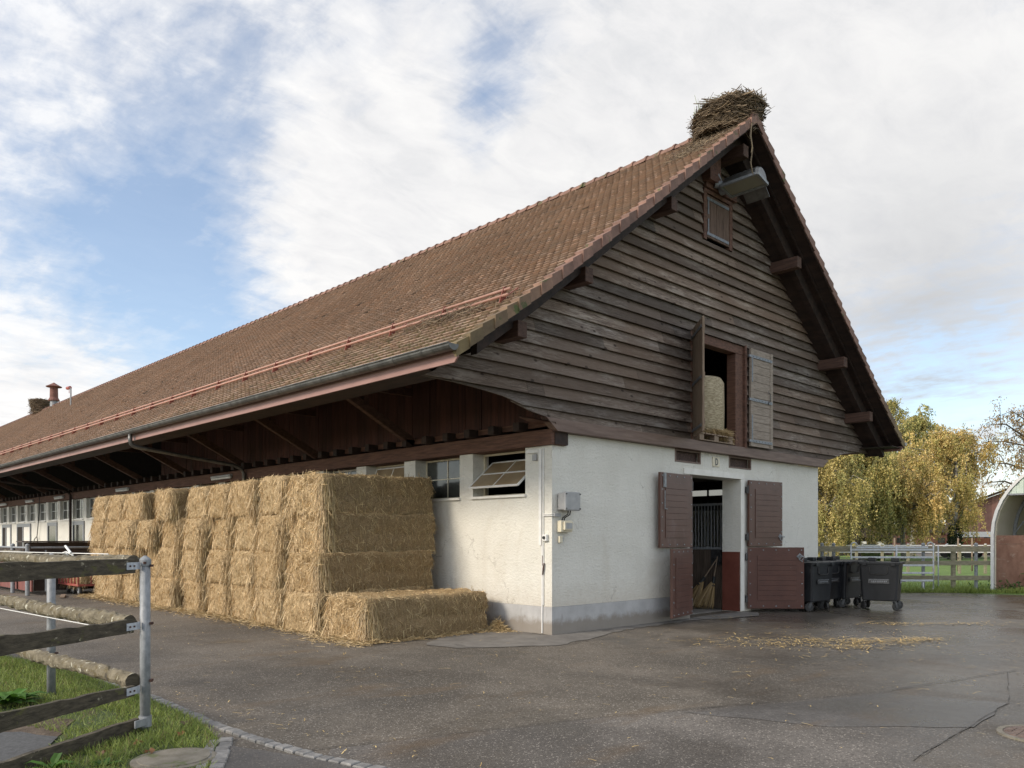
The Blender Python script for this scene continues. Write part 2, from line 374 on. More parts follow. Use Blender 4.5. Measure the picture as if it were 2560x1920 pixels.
    M['pale_wood'] = pm('pale_fence_wood', (.19, .17, .11), (.30, .27, .185), 7, (1, 1, 4), rough=.85, bs=25, bst=.3,
                        spots=[(4, .64, (.13, .14, .07), (1, 1, 1))])
    M['stall'] = pm('stall_wood', (.060, .043, .032), (.125, .092, .068), 6, (5, 5, .4), rough=.7, bs=20, bst=.2)
    M['raw_wood'] = pm('sunbleached_wood', (.17, .118, .080), (.285, .215, .155), 8, (5, 5, .4), rough=.8, bs=20, bst=.3)
    M['grey_wood'] = pm('shutter_wood', (.20, .16, .125), (.33, .275, .225), 7, (.8, 3, 6), rough=.8, bs=20, bst=.25)
    M['hatch'] = pm('brown_hatch_wood', (.075, .042, .030), (.17, .108, .078), 8, (5, 5, .4), rough=.8, bs=20, bst=.3)
    M['hinge'] = pm('hinge_steel', (.14, .15, .165), (.24, .25, .27), 20, rough=.5, metal=.4)
    M['ply'] = pm('brown_plywood', (.16, .075, .048), (.24, .13, .088), 3, (2, 2, 1), rough=.65, bs=20, bst=.1,
                  spots=[(2.5, .60, (.26, .175, .13), (1.2, 1.2, 3))])
    M['pinkboard'] = pm('pink_cladding', (.30, .145, .11), (.36, .19, .15), 2, rough=.8, attr=True)
    M['red_metal'] = pm('red_paint', (.28, .065, .05), (.36, .10, .08), 9, rough=.5)
    M['penred'] = pm('stable_panel_red', (.15, .045, .036), (.22, .075, .06), 4, (1, 1, .5), rough=.55)
    M['penbrown_and_shade'] = pm('stable_panel_brown_and_shade', (.04, .025, .019), (.075, .048, .036), 4, rough=.5)
    M['orange'] = pm('tailboard_paint', (.26, .075, .03), (.33, .11, .05), 4, rough=.5)
    M['carwhite'] = pm('car_paint', (.62, .63, .65), (.70, .71, .72), 3, rough=.3)
    M['tunnel_in'] = pm('cream_sheet', (.60, .53, .40), (.70, .63, .50), 1.2, rough=.7)
    M['tunnel_out'] = pm('pale_green_sheet', (.52, .60, .50), (.62, .70, .60), 3, rough=.6)
    M['birchbark'] = pm('birch_bark', (.06, .05, .04), (.42, .40, .36), 5, (1, 1, 4), rough=.85, bs=10, bst=.4)
    M['bark'] = pm('dark_bark', (.035, .027, .02), (.085, .068, .05), 7, (1, 1, .3), rough=.9, bs=10, bst=.5)
    M['roundbale'] = pm('round_bale_wrap', (.20, .15, .08), (.60, .51, .35), 12, (1, 1, 6), rough=.85, bs=26, bst=.7, bd=.02)
    M['pane_frost'] = pm('brown_acrylic', (.24, .17, .095), (.31, .235, .145), 2, rough=.35)
    M['mat'] = pm('dark_paving', (.055, .055, .055), (.10, .10, .10), 40, rough=.8, bs=60, bst=.4, bd=.006)
    # glass
    m, nt, b = new_mat('window_glass'); v = coords(nt)
    nt.links.new(ramp(nt, noise(nt, v, 2.5, 4), [(.3, (.030, .032, .030)), (.7, (.085, .088, .080))]).outputs[0], b.inputs['Base Color'])
    b.inputs['Roughness'].default_value = .12; b.inputs['Specular IOR Level'].default_value = .6
    M['glass'] = m
    m, nt, b = new_mat('clear_glass'); b.inputs['Base Color'].default_value = (.40, .40, .37, 1)
    b.inputs['Roughness'].default_value = .12; b.inputs['Transmission Weight'].default_value = .9; b.inputs['IOR'].default_value = 1.05; M['clear'] = m
    m, nt, b = new_mat('lamp_glass'); b.inputs['Base Color'].default_value = (.42, .41, .32, 1)
    b.inputs['Roughness'].default_value = .2; b.inputs['Transmission Weight'].default_value = .35; M['lampglass'] = m
build_materials()

# ================================================================== THE BARN
LEN = 77.0; YG = -1.03                       # roof runs from the gable verge to far beyond the left frame edge
def zr(x):                                   # line of the tile bed
    if x > 5: x = 10 - x
    return 10.25 - .77*(5 - x) if x >= -1 else 5.63 - .715*(-1 - x)
XE = -2.95
barn = base(thing('barn', 'long white plastered barn with weathered board gable and brown tiled roof', 'barn', (0, 0, 0)))

def build_walls():
    w = MB()
    w.box(0, .40, .0, 3.85 + .4, .475, 2.42)  # long wall below the windows, in lengths that butt
    y = 4.25
    while y < LEN:
        w.box(0, .40, y, min(y + 12, LEN), .475, 2.42); y += 12
    # piers between the windows
    w.box(0, .40, 0, .64, 2.42, 3.23)
    for k in range(25):
        a = .64 + 1.772*k
        w.box(0, .40, a + 1.39, a + 1.772 if k < 24 else LEN, 2.42, 3.23)
    # gable wall round the door (long wall owns the first .40)
    w.box(.40, 3.617, 0, .45, .475, 3.45); w.box(3.617, 4.15, 0, .45, .475, 3.19); w.box(4.15, 4.547, 0, .45, 2.96, 3.19)
    w.box(4.547, 5.669, 0, .45, 2.96, 3.45); w.box(5.669, 6.15, 0, .45, 2.96, 3.19); w.box(6.15, 6.613, 0, .45, 0, 3.19)
    w.box(6.613, 9.99, 0, .45, .475, 3.45)
    w.box(.0, .40, 0, .02, 3.23, 3.45)
    # right long wall with window openings
    w.box(9.59, 9.99, .45, LEN, 0, 2.42)
    for k in range(6):
        a = .64 + 1.772*k; w.box(9.59, 9.99, a + 1.39, a + 1.772 if k < 5 else LEN, 2.42, 3.23)
    w.box(9.59, 9.99, .45, .64, 2.42, 3.23); w.box(9.59, 9.99, .45, LEN, 3.23, 3.45)
    w.box(.4, 9.59, LEN - .4, LEN, 0, 3.45)
    w.build('plaster_wall', M['plaster'], barn)
    p = MB()
    p.box(-.004, .40, -.004, 24.0, 0, .473); p.box(-.004, .40, 24.0, LEN, 0, .473)
    p.box(.40, 4.15, -.004, .45, 0, .473); p.box(6.617, 9.994, -.004, .45, 0, .473)
    p.build('plinth', M['plinth'], barn)
    i = MB()
    i.box(.4, 9.59, .45, LEN - .4, -.02, .012)
    i.build('stable_floor', M['apron'], barn)
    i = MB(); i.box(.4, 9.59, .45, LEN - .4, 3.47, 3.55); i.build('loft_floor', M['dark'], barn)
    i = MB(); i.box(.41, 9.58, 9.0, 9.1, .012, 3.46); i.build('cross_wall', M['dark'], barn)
    # smooth surround of the door, painted foot of the reveal
    s = MB(); s.box(3.92, 6.30, -.022, -.001, 2.96, 3.08); s.box(6.151, 6.30, -.022, -.001, .02, 2.959)
    s.build('door_surround', M['plaster_smooth'], barn, bevel=.004)
    s = MB(); s.box(6.143, 6.149, .004, .448, .012, 1.34); s.build('painted_reveal', M['revealred'], barn)
    for a, b_ in ((3.617, 4.547), (5.669, 6.613)):
        v = MB(); v.box(a, b_, .09, .11, 3.19, 3.448); v.build('vent_opening', M['vent'], barn)
        f = MB(); f.box(a, a + .035, -.012, .05, 3.192, 3.446); f.box(b_ - .035, b_, -.012, .05, 3.192, 3.446)
        f.box(a + .035, b_ - .035, -.012, .05, 3.192, 3.222); f.box(a + .035, b_ - .035, -.012, .05, 3.416, 3.446)
        f.build('vent_frame', M['band'], barn)
build_walls()

def zlow(x):                                 # curved lower edge of the gable boarding
    def L(x):
        pts = [(-3.2, 4.02), (-2.83, 4.00), (-2.22, 3.985), (-1.68, 3.94), (-1.18, 3.885), (-.63, 3.72), (-.25, 3.66), (0, 3.66)]
        for (a, za), (b, zb) in zip(pts, pts[1:]):
            if x <= b: return za + (zb - za)*(x - a)/(b - a)
        return 3.66
    return L(x) if x < 5 else L(10 - x)
def build_siding():
    s = MB(); st = .208
    holes = [(4.00, 6.18, 3.60, 5.90), (4.42, 5.58, 7.84, 8.92)]
    k = 0; z = 3.60
    while z < 10.1:
        za, zb = z - .02, z + st
        cuts = sorted(random.uniform(-2.5, 12.5) for _ in range(2))
        if z < 7: cuts = sorted(cuts + [9.82])
        cols = []
        for _ in range(len(cuts) + 1):
            t = random.uniform(.60, 1.34); w = random.uniform(-.05, .05); cols.append((t*(1 + w), t, t*(1 - w)))
        xs = sorted(set([round(-2.85 + .2*i, 3) for i in range(79)] + [h for H in holes for h in H[:2]]))
        pts = []
        for c in cuts: pts += [c - .003, c + .003]
        xs = sorted(xs + pts)
        wob = random.uniform(-.006, .006); tilt = random.uniform(-.0007, .0007)
        for xa, xb in zip(xs, xs[1:]):
            mid = (xa + xb)/2; 
            if any(abs(mid - c) < .003 for c in cuts): continue
            col = cols[sum(mid > c for c in cuts)]
            lo = [za + tilt*(x - 5) + .004*math.sin(x*1.7 + k*2.1) for x in (xa, xb)]; hi = [zb + .01] * 2
            skip = False
            for hx0, hx1, hz0, hz1 in holes:
                if hx0 <= mid <= hx1:
                    if lo[0] < hz1 <= hi[0] - .02: lo = [hz1, hz1]
                    elif hi[0] > hz0 and lo[0] < hz1:
                        if lo[0] < hz0 - .03: hi = [hz0, hz0]
                        else: skip = True
            if skip: continue
            for i, x in enumerate((xa, xb)):
                lo[i] = max(lo[i], zlow(x)); hi[i] = max(min(hi[i], zr(x) - .36), lo[i])
            if hi[0] - lo[0] < .002 and hi[1] - lo[1] < .002: continue
            yf = lambda zz: -.160 + wob + (zz - za)/st*.062
            v = [(xa, yf(lo[0]), lo[0]), (xb, yf(lo[1]), lo[1]), (xb, yf(hi[1]), hi[1]), (xa, yf(hi[0]), hi[0]),
                 (xa, yf(lo[0]) + .032, lo[0]), (xb, yf(lo[1]) + .032, lo[1]), (xb, yf(hi[1]) + .032, hi[1]), (xa, yf(hi[0]) + .032, hi[0])]
            s.add(v, [(0, 1, 2, 3), (4, 5, 1, 0), (7, 6, 5, 4), (0, 3, 7, 4), (1, 5, 6, 2)], col)
        z += st; k += 1
    s.build('board_cladding', M['boards'], barn, attr=True)
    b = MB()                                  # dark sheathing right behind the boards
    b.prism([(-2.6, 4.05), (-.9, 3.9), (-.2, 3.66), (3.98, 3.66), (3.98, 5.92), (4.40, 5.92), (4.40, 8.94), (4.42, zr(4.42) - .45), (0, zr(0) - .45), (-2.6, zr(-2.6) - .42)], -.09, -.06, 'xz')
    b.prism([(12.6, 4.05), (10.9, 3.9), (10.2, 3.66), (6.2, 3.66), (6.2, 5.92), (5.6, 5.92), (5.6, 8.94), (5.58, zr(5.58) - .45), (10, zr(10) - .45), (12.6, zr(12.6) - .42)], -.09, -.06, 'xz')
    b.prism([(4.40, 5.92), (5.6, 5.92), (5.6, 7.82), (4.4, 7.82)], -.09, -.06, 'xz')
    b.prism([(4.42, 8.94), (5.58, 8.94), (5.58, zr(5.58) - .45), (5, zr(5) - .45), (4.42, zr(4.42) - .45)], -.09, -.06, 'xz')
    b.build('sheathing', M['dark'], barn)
    d = MB()                                  # painted sill beam under the boards
    d.prism([(-.12, 3.66), (-.30, 3.665), (-.02, 3.452), (9.96, 3.452), (10.30, 3.655)], -.150, -.004, 'xz')
    d.build('sill_beam', M['band'], barn, bevel=.006)
    e = MB()                                  # torn soffit board at the corner
    e.add([(-.70, -.12, 3.60), (-.08, -.16, 3.58), (-.02, -.13, 3.50), (-.10, .30, 3.60), (-.70, .1, 3.64)], [(0, 1, 2, 3, 4)])
    e.add([(-.70, -.12, 3.615), (-.08, -.16, 3.595), (-.02, -.13, 3.515), (-.10, .30, 3.615), (-.70, .1, 3.655)], [(4, 3, 2, 1, 0)])
    e.build('loose_board', M['timber'], barn)
build_siding()

def build_roof():
    # deck (one closed slab, both slopes)
    xs = [XE, -1, 5, 11, 10 - XE]
    d = MB()
    for xa, xb in zip(xs, xs[1:]):
        d.prism([(xa, zr(xa) - .10), (xb, zr(xb) - .10), (xb, zr(xb) - .015), (xa, zr(xa) - .015)], YG + .02, LEN, 'xz')
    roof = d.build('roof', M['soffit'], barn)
    # tile courses
    def slope(side):
        P = []; s = 0
        def pt(s):
            L1 = math.hypot(-1 - XE, .715*(-1 - XE))
            if s <= L1: t = s/L1; return XE - .06 + (-1 - XE + .06)*t, zr(XE) - .0429 + (5.63 - zr(XE) + .0429)*t, -.582, .813
            t = (s - L1)/math.hypot(6, 4.62); return -1 + 6*t, 5.63 + 4.62*t, -.610, .792
        total = math.hypot(-1 - XE, .715*(-1 - XE)) + math.hypot(6, 4.62)
        e, w = .150, .178
        n = int(total/e); ny = int((LEN - YG - .06)/w)
        j = np.arange(ny)
        V_, F_l, C_, A_ = [], [], [], []
        nb = 0
        for i in range(n + 1):
            x0, z0, nx, nz = pt(i*e); x1, z1, nx1, nz1 = pt(min((i + 1)*e + .012, total))
            y0 = YG + .05 + j*w + (w/2 if i % 2 else 0)
            a = y0 + .003; b = y0 + w - .003; c1 = y0 + w*.28; c2 = y0 + w*.72
            lift = .046 + RNG.normal(0, .003, ny); sag = .014*np.sin(y0*6.9)*(i/n) + .02*np.sin(y0*.55 + 1) * math.sin(i/n*3.1)
            ux, uz = nz, -nx                        # up-slope unit (x,z)
            def P3(xb, zb, yy, h, su, nxx, nzz):
                hh = h + sag
                return np.stack([xb + ux*su + nxx*hh, yy, zb + uz*su + nzz*hh], axis=1)
            top = 0.012
            v = [P3(x0, z0, a, lift, .012, nx, nz), P3(x0, z0, c1, lift, .0, nx, nz), P3(x0, z0, c2, lift, .0, nx, nz), P3(x0, z0, b, lift, .012, nx, nz),
                 P3(x1, z1, b, lift*0 + top, 0, nx1, nz1), P3(x1, z1, a, lift*0 + top, 0, nx1, nz1)]
            v += [q.copy() for q in v[:4]] + [P3(x0, z0, a, lift - .036, .012, nx, nz), P3(x0, z0, c1, lift - .036, .0, nx, nz), P3(x0, z0, c2, lift - .036, .0, nx, nz), P3(x0, z0, b, lift - .036, .012, nx, nz)]
            v = np.stack(v, axis=1).reshape(-1, 3)
            base_i = nb + np.arange(ny)[:, None]*14
            for f in ((0, 1, 5, 5), (1, 2, 4, 5), (2, 3, 4, 4), (10, 11, 7, 6), (11, 12, 8, 7), (12, 13, 9, 8), (13, 4, 4, 9), (10, 6, 5, 5)):
                F_l.append(base_i + np.array(f)[None])
            tone = np.clip(RNG.normal(1, .05, ny), .7, 1.3)
            tone = np.where(RNG.random(ny) < .012, .35, tone)
            hue = RNG.normal(0, .04, ny)
            c = np.stack([tone*(1 + hue), tone, tone*(1 - hue)], axis=1)
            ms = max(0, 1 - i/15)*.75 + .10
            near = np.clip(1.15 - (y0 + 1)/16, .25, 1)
            edge = np.array([1]*6 + [.55]*4 + [.26]*4); mo = np.array([.22]*6 + [1.1]*8)   # thick lower edges are toned darker and carry moss
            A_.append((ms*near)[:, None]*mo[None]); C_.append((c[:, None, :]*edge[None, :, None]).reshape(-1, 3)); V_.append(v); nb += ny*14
        v = np.concatenate(V_); f = np.concatenate(F_l); c = np.concatenate(C_); al = np.concatenate(A_).ravel()
        if side < 0: v[:, 0] = 10 - v[:, 0]
        # split quads with a repeated corner into triangles
        tri = (f[:, 2] == f[:, 3]) | (f[:, 1] == f[:, 2])
        faces = [tuple(dict.fromkeys(q)) for q in f.tolist()] if False else None
        me = bpy.data.meshes.new('roof_tiles')
        q = f[~tri]; t = f[tri].copy()
        tt = np.where((t[:, 1] == t[:, 2])[:, None], t[:, [0, 1, 3]], t[:, [0, 1, 2]])
        if side < 0: q = q[:, ::-1]; tt = tt[:, ::-1]
        me.vertices.add(len(v)); me.vertices.foreach_set('co', v.astype(np.float32).ravel())
        li = np.concatenate([q.ravel(), tt.ravel()]).astype(np.int32); me.loops.add(len(li)); me.loops.foreach_set('vertex_index', li)
        ls = np.concatenate([np.arange(len(q))*4, len(q)*4 + np.arange(len(tt))*3]).astype(np.int32)
        me.polygons.add(len(ls)); me.polygons.foreach_set('loop_start', ls); me.update(calc_edges=True)
        at = me.color_attributes.new('col', 'FLOAT_COLOR', 'POINT')
        c4 = np.concatenate([c, al[:, None]], axis=1).astype(np.float32); at.data.foreach_set('color', c4.ravel())
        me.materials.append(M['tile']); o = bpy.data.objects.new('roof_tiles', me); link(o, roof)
    slope(1); slope(-1)
    # ridge tiles: half-round caps
    r = MB(); y = YG + .0; k = 0
    while y < LEN:
        ra, rb = .135, .115
        for (yy0, yy1, r0, r1) in ((y, y + .05, .15, .15), (y + .05, y + .40, .132, .12)):
            vs = []; 
            for yy, rr in ((yy0, r0), (yy1, r1)):
                for t in range(7):
                    a = math.pi*t/6; vs.append((5 + rr*math.cos(a)*1.1, yy, 10.20 + rr*math.sin(a)*1.05))
            t_ = random.uniform(.8, 1.2)
            r.add(vs, [(t, t + 1, t + 8, t + 7) for t in range(6)] + [tuple(range(6, -1, -1))], (t_, t_, t_))
        y += .38
    r.build('ridge_tiles', M['verge'], roof, attr=True)
    # verge tiles: L-shaped pieces stepping up both verges
    for side in (1, -1):
        g = MB(); L1 = 10.2; n = 34
        for i in range(n):
            t0, t1 = i/n, (i + 1.08)/n
            xa = XE - .05 + (5 - XE + .05)*t0; xb = min(XE - .05 + (5 - XE + .05)*t1, 5.0)
            za, zb = zr(max(xa, XE)) + (.715*(xa - XE) if xa < XE else 0), zr(xb)
            y0 = YG - .014 - .010*(i % 2)
            up = .062; dn = -.135
            X = (lambda x: x) if side > 0 else (lambda x: 10 - x)
            lo_, hi_ = .030, .0
            vs = [(X(xa), y0, za + dn + .02), (X(xb), y0 + .008, zb + dn), (X(xb), y0 + .008, zb + up - .025), (X(xa), y0 - .006, za + up + .02),
                  (X(xa), YG + .17, za + up + .02), (X(xb), YG + .17, zb + up - .025), (X(xa), y0 + .02, za + dn + .02), (X(xb), y0 + .03, zb + dn)]
            c = random.uniform(.75, 1.2)
            mo = max(0, 1 - i/9)
            g.add(vs, [(0, 1, 2, 3), (3, 2, 5, 4), (6, 0, 3, 4), (6, 7, 1, 0)], (c*(1 - .30*mo), c*(1 - .08*mo), c*(1 - .45*mo)))
        g.build('verge_tiles', M['verge'], roof, attr=True)
    # under the verge: rafter, soffit, barge board, on both sides
    u = MB(); so = MB(); ba = MB()
    for side in (1, -1):
        X = (lambda x: x) if side > 0 else (lambda x: 10 - x)
        for xa, xb in ((XE + .12 if side < 0 else -2.2, -1), (-1, 5 - .0)):
            def quad(mb, y0, y1, d0, d1):
                pts = [(X(xa), zr(xa) + d0), (X(xb), zr(xb) + d0), (X(xb), zr(xb) + d1), (X(xa), zr(xa) + d1)]
                mb.prism(pts if side > 0 else pts[::-1], y0, y1, 'xz')
            quad(u, -.56, -.42, -.44, -.105)
            quad(u, -.74, -.70, -.17, -.105)
            quad(so, -.418, -.06, -.40, -.36)
            quad(ba, YG + .01, YG + .035, -.15, -.09)
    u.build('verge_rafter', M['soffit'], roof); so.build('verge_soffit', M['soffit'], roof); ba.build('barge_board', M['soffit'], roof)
    for X0 in (2.65, .2, -1.36):
        for side in (1, -1):
            x = X0 if side > 0 else 10 - X0
            p = MB(); zt = zr(X0) - .40; p.box(x - .10, x + .10, -.80 if side < 0 else -.66, .5, zt - .27, zt - .02); p.build('purlin_end', M['oldtimber'], roof, bevel=.012)
    p = MB(); p.box(4.9, 5.1, -.80, .5, zr(5) - .75, zr(5) - .50); p.build('purlin_end', M['oldtimber'], roof, bevel=.012)
    # eaves: fascia, gutter with brackets, rafters, snow guard
    for side in (1, -1):
        X = (lambda x: x) if side > 0 else (lambda x: 10 - x)
        f = MB()
        pts = [(YG + .02, 4.195), (YG + .02, 4.10), (YG + .085, 4.035), (LEN, 4.035), (LEN, 4.195)]
        x0, x1 = sorted((X(-2.955), X(-2.925)))
        f.prism([(a, b) for a, b in pts], x0, x1, 'yz')
        f.build('fascia', M['fascia'], roof)
        s_ = MB()
        x0, x1 = sorted((X(-2.92), X(-2.2))); s_.box(x0, x1, YG + .03 if side < 0 else -.04, LEN, 4.10, 4.115)
        if side < 0: s_.box(X(-2.2), X(-.05), -.04, LEN, 4.10, 4.115)
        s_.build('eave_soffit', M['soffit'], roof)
        g = MB(); cx, cz, rr = X(-3.055), 4.255, .088
        ring = [(cx + rr*math.cos(math.pi + math.pi*t/8), cz + rr*math.sin(math.pi + math.pi*t/8)) for t in range(9)]
        inner = [(cx + (rr - .006)*math.cos(2*math.pi - math.pi*t/8), cz + (rr - .006)*math.sin(2*math.pi - math.pi*t/8)) for t in range(9)]
        ys = [YG - .02 + i*2 for i in range(40)]
        g.prism(ring + inner, YG - .02, LEN, 'xz')
        g.prism(ring, YG - .024, YG - .016, 'xz')
        lip = -1 if side > 0 else 1
        g.tube([(cx + lip*(rr + .006), YG - .02, cz + .004), (cx + lip*(rr + .006), LEN, cz + .004)], .011, 8)
        gut = g.build('gutter', M['zinc'], barn)
        if side > 0:
            q = MB(); vs = []
            for yy in (0, .028):
                vs += [(cx + (rr + .005)*math.cos(math.pi + math.pi*t/10), yy, cz + (rr + .005)*math.sin(math.pi + math.pi*t/10)) for t in range(11)]
            q.add(vs, [(t, t + 1, t + 12, t + 11) for t in range(10)])
            st = q.build('gutter_strap', M['zinc'], gut); st.location.y = -.45
            for i_ in range(1, 92): c_ = st.copy(); C.objects.link(c_); c_.parent = gut; c_.location.y = -.45 + .66*i_
    r = MB(); y = .3
    while y < 70:
        for xa, xb in ((XE + .1, -1), (-1, .3)):
            r.prism([(xa, zr(xa) - .26), (xb, zr(xb) - .26), (xb, zr(xb) - .101), (xa, zr(xa) - .101)], y, y + .11, 'xz')
        y += .94
    r.build('eave_rafters', M['oldtimber'], roof)
    bt = MB()
    for i in range(9):
        x = -2.6 + i*.33; bt.box(x, x + .05, .31, 70, zr(x) - .135, zr(x) - .102)
    bt.build('roof_battens', M['oldtimber'], roof)
    pw = MB(); pw.box(-1.72, -1.54, .05, 70, 4.62, 4.82); pw.box(-2.6, -2.46, .0, 70, 4.16, 4.30); pw.build('eave_purlin', M['oldtimber'], roof)
    sg = MB()
    for h, dx in ((.09, -.02), (.19, .03)):
        x = -1.62 + dx; z = zr(-1.62) + h + .03
        sg.tube([(x, -.62, z), (x, 15, z), (x, 32, z), (x, 60, z)], .021, 8)
    guard = sg.build('snow_guard', M['salmon'], barn, smooth=True)
    bk = MB(); z = zr(-1.62)
    bk.prism([(-1.70, z - .0), (-1.56, z + .08), (-1.55, z + .27), (-1.60, z + .27), (-1.67, z + .10)], 0, .012, 'xz')
    bk.beam((-1.68, .006, z + .045), (-1.30, .006, z + .315), .03, .014)
    g0 = bk.build('guard_bracket', M['bracket'], guard); g0.location.y = -.5
    for i_ in range(1, 40): c_ = g0.copy(); C.objects.link(c_); c_.parent = guard; c_.location.y = -.5 + 1.42*i_
    # vent chimney on the ridge
    ch = MB(); cx, cy = 5.0, 49.0
    ch.lathe((cx, cy, 10.2), [(.24, 0), (.22, .38)], 14)
    c1 = ch.build('vent_chimney', M['galv'], barn, smooth=False)
    ch = MB(); ch.lathe((cx, cy, 10.58), [(.34, 0), (.34, .05), (.25, .22), (.235, .9)], 16); ch.build('chimney_shaft', M['oxide'], c1)
    ch = MB(); ch.lathe((cx, cy, 11.48), [(.46, 0), (.48, .03), (.22, .17), (.02, .30)], 16); ch.build('chimney_cap', M['oxide'], c1)
    return roof
roof = build_roof()

def build_eave_timbers():
    b = MB()
    b.box(-.075, .32, -.06, LEN, 3.232, 3.50)
    b.build('wall_plate', M['timber'], barn, bevel=.012)
    b = MB(); b.box(.0, .325, -.075, -.061, 3.24, 3.449); b.build('plate_end', M['soffit'], barn)
    y = .60
    for k in range(58):
        j = MB(); yy = .67 + .652*k
        j.box(-.19 - .03*random.random(), .3, yy - .075, yy + .075, 3.505, 3.66); j.build('joist_end', M['soffit'], barn, bevel=.01)
    b = MB()
    y = .02
    while y < 17.6:                            # vertical board wall above the plate
        w = random.uniform(.17, .30); t = random.uniform(.75, 1.2)
        b.box(.10 + random.uniform(0, .012), .13, y, y + w - .008, 3.66, zr(.1) - .27, (t, t, t)); y += w
    b.build('board_wall', M['redboard'], barn, attr=True)
    b = MB(); b.box(.02, .12, 0.02, 70, 3.56, 3.66); b.build('head_beam', M['timber'], barn)
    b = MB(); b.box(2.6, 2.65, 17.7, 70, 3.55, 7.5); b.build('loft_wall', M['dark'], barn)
    k = 0
    for y in [.16 + 3.76*i for i in range(1, 13)]:
        s = MB(); s.beam((.02, y, 3.60), (-2.2, y, 4.74), .13, .17); s.build('strut', M['oldtimber'], barn, bevel=.01)
        s = MB(); s.beam((-.02, y + .02, 4.62), (-2.3, y + .02, 4.62), .10, .15); s.build('tie_beam', M['oldtimber'], barn)
        s = MB(); s.box(-1.20, -1.08, y - .055, y + .055, 4.23, zr(-1.15) - .12); s.build('strut_post', M['oldtimber'], barn)
    # downpipes: swan neck from the gutter, run back to the wall, then down it
    for y in (11.15, 26.6, 42.1):
        d = MB(); d.tube([(-3.055, y, 4.17), (-3.055, y, 4.02), (-3.03, y, 3.93), (-2.95, y, 3.88), (-1.6, y + .02, 3.72), (-.42, y, 3.585), (-.22, y, 3.50), (-.15, y, 3.38), (-.15, y, .15)], .05, 10)
        d.build('downpipe', M['zinc'] if y < 20 else M['soffit'], barn, smooth=True)
build_eave_timbers()

def build_windows():
    for k in range(25):
        a = .64 + 1.772*k; b_ = a + 1.39; z0, z1 = 2.422, 3.228
        opened = k in (0, 2, 5)
        xs = .27 if k < 8 else .12
        f = MB(); t = .03
        def rect(mb, y0, y1, za, zb, x0, x1, t=t):
            mb.box(x0, x1, y0, y0 + t, za, zb); mb.box(x0, x1, y1 - t, y1, za, zb)
            mb.box(x0, x1, y0 + t, y1 - t, za, za + t); mb.box(x0, x1, y0 + t, y1 - t, zb - t, zb)
        rect(f, a + .002, b_ - .002, z0, z1, xs, xs + .05, .035)
        if not opened:
            yc = (a + b_)/2; f.box(xs + .005, xs + .04, yc - .011, yc + .011, z0 + .035, z1 - .035)
            f.box(xs + .008, xs + .037, a + .037, yc - .012, 2.815, 2.837); f.box(xs + .008, xs + .037, yc + .012, b_ - .037, 2.815, 2.837)
        win = f.build('window', M['white'] if k > 2 else M['cream'], barn)
        if not opened:
            p = MB(); p.box(xs + .018, xs + .026, a + .037, b_ - .037, z0 + .035, z1 - .035); p.build('pane', M['glass'], win)
        else:                                  # sash tilted out at the foot
            o = MB(); bot = Vector((-.14, 0, 2.58)) if k == 0 else Vector((-.02, 0, 2.52)); top = Vector((.47, 0, 3.08)) if k == 0 else Vector((.26, 0, 3.16))
            ax = (top - bot); n = ax.cross(Vector((0, 1, 0))).normalized(); L = ax.length; ax.normalize()
            y0, y1 = a + .05, b_ - .05
            for yy in (y0, y1): o.obox((bot + top)/2 + Vector((0, yy, 0)), ax, (0, 1, 0), n, L/2, .016, .016)
            yc = (y0 + y1)/2
            o.obox((bot + top)/2 + Vector((0, yc, 0)), ax, (0, 1, 0), n, L/2 - .02, .009, .012)
            for q in (.0, .52, 1): o.obox(bot + (top - bot)*q + Vector((0, yc, 0)), (0, 1, 0), ax, n, (y1 - y0)/2 - .016, .015, .014)
            sash = o.build('sash', M['white'], win)
            g = MB(); g.obox((bot + top)/2 + Vector((0, yc, 0)), ax, (0, 1, 0), n, L/2 - .016, (y1 - y0)/2 - .016, .004); g.build('pane', M['pane_frost'], win)
        s = MB(); s.box(-.05, xs, a - .03, b_ + .03, 2.375, 2.418); s.build('window_sill', M['plaster_smooth'], win)
    for k in range(8):                         # windows of the far side, seen through the door
        a = .64 + 1.772*k; b_ = a + 1.39
        f = MB(); f.box(9.75, 9.80, a, b_, 2.42, 2.46); f.box(9.74, 9.81, a, b_, 3.0, 3.23); f.box(9.75, 9.80, a + .67, a + .71, 2.46, 3.0)
        f.box(9.75, 9.80, a, a + .67, 2.80, 2.84); f.box(9.75, 9.80, a + .71, b_, 2.80, 2.84)
        w = f.build('rear_window', M['steel'], barn); p = MB(); p.box(9.77, 9.776, a, b_, 2.84, 3.0); p.build('pane', M['clear'], w); p = MB(); p.box(9.77, 9.776, a, b_, 2.46, 2.80); p.build('pane', M['glass'], w)
    # box doors in the far part of the long wall
    for y0, y1, op in ((25.25, 26.75, 0), (28.95, 30.4, 0), (33.2, 35.7, 1), (36.9, 38.7, 1), (41, 43, 0)):
        f = MB(); z1 = 2.33
        f.box(-.05, .0, y0, y0 + .13, 0, z1); f.box(-.05, .0, y1 - .13, y1, 0, z1); f.box(-.05, 0, y0 + .13, y1 - .13, z1 - .15, z1)
        if op: f.box(-.05, .0, y0 + (y1 - y0)*.52, y0 + (y1 - y0)*.52 + .12, 0, z1 - .15)
        d = f.build('box_door', M['galv'], barn)
        p = MB(); ye = y1 - .13 if not op else y0 + (y1 - y0)*.52
        p.box(-.02, -.006, y0 + .13, ye, .02, z1 - .15); p.build('door_pane', M['glass'] if not op else M['plaster_smooth'], d)
        if op: p = MB(); p.box(-.02, -.006, ye + .12, y1 - .13, .02, z1 - .15); p.build('door_recess', M['dark'], d)
build_windows()

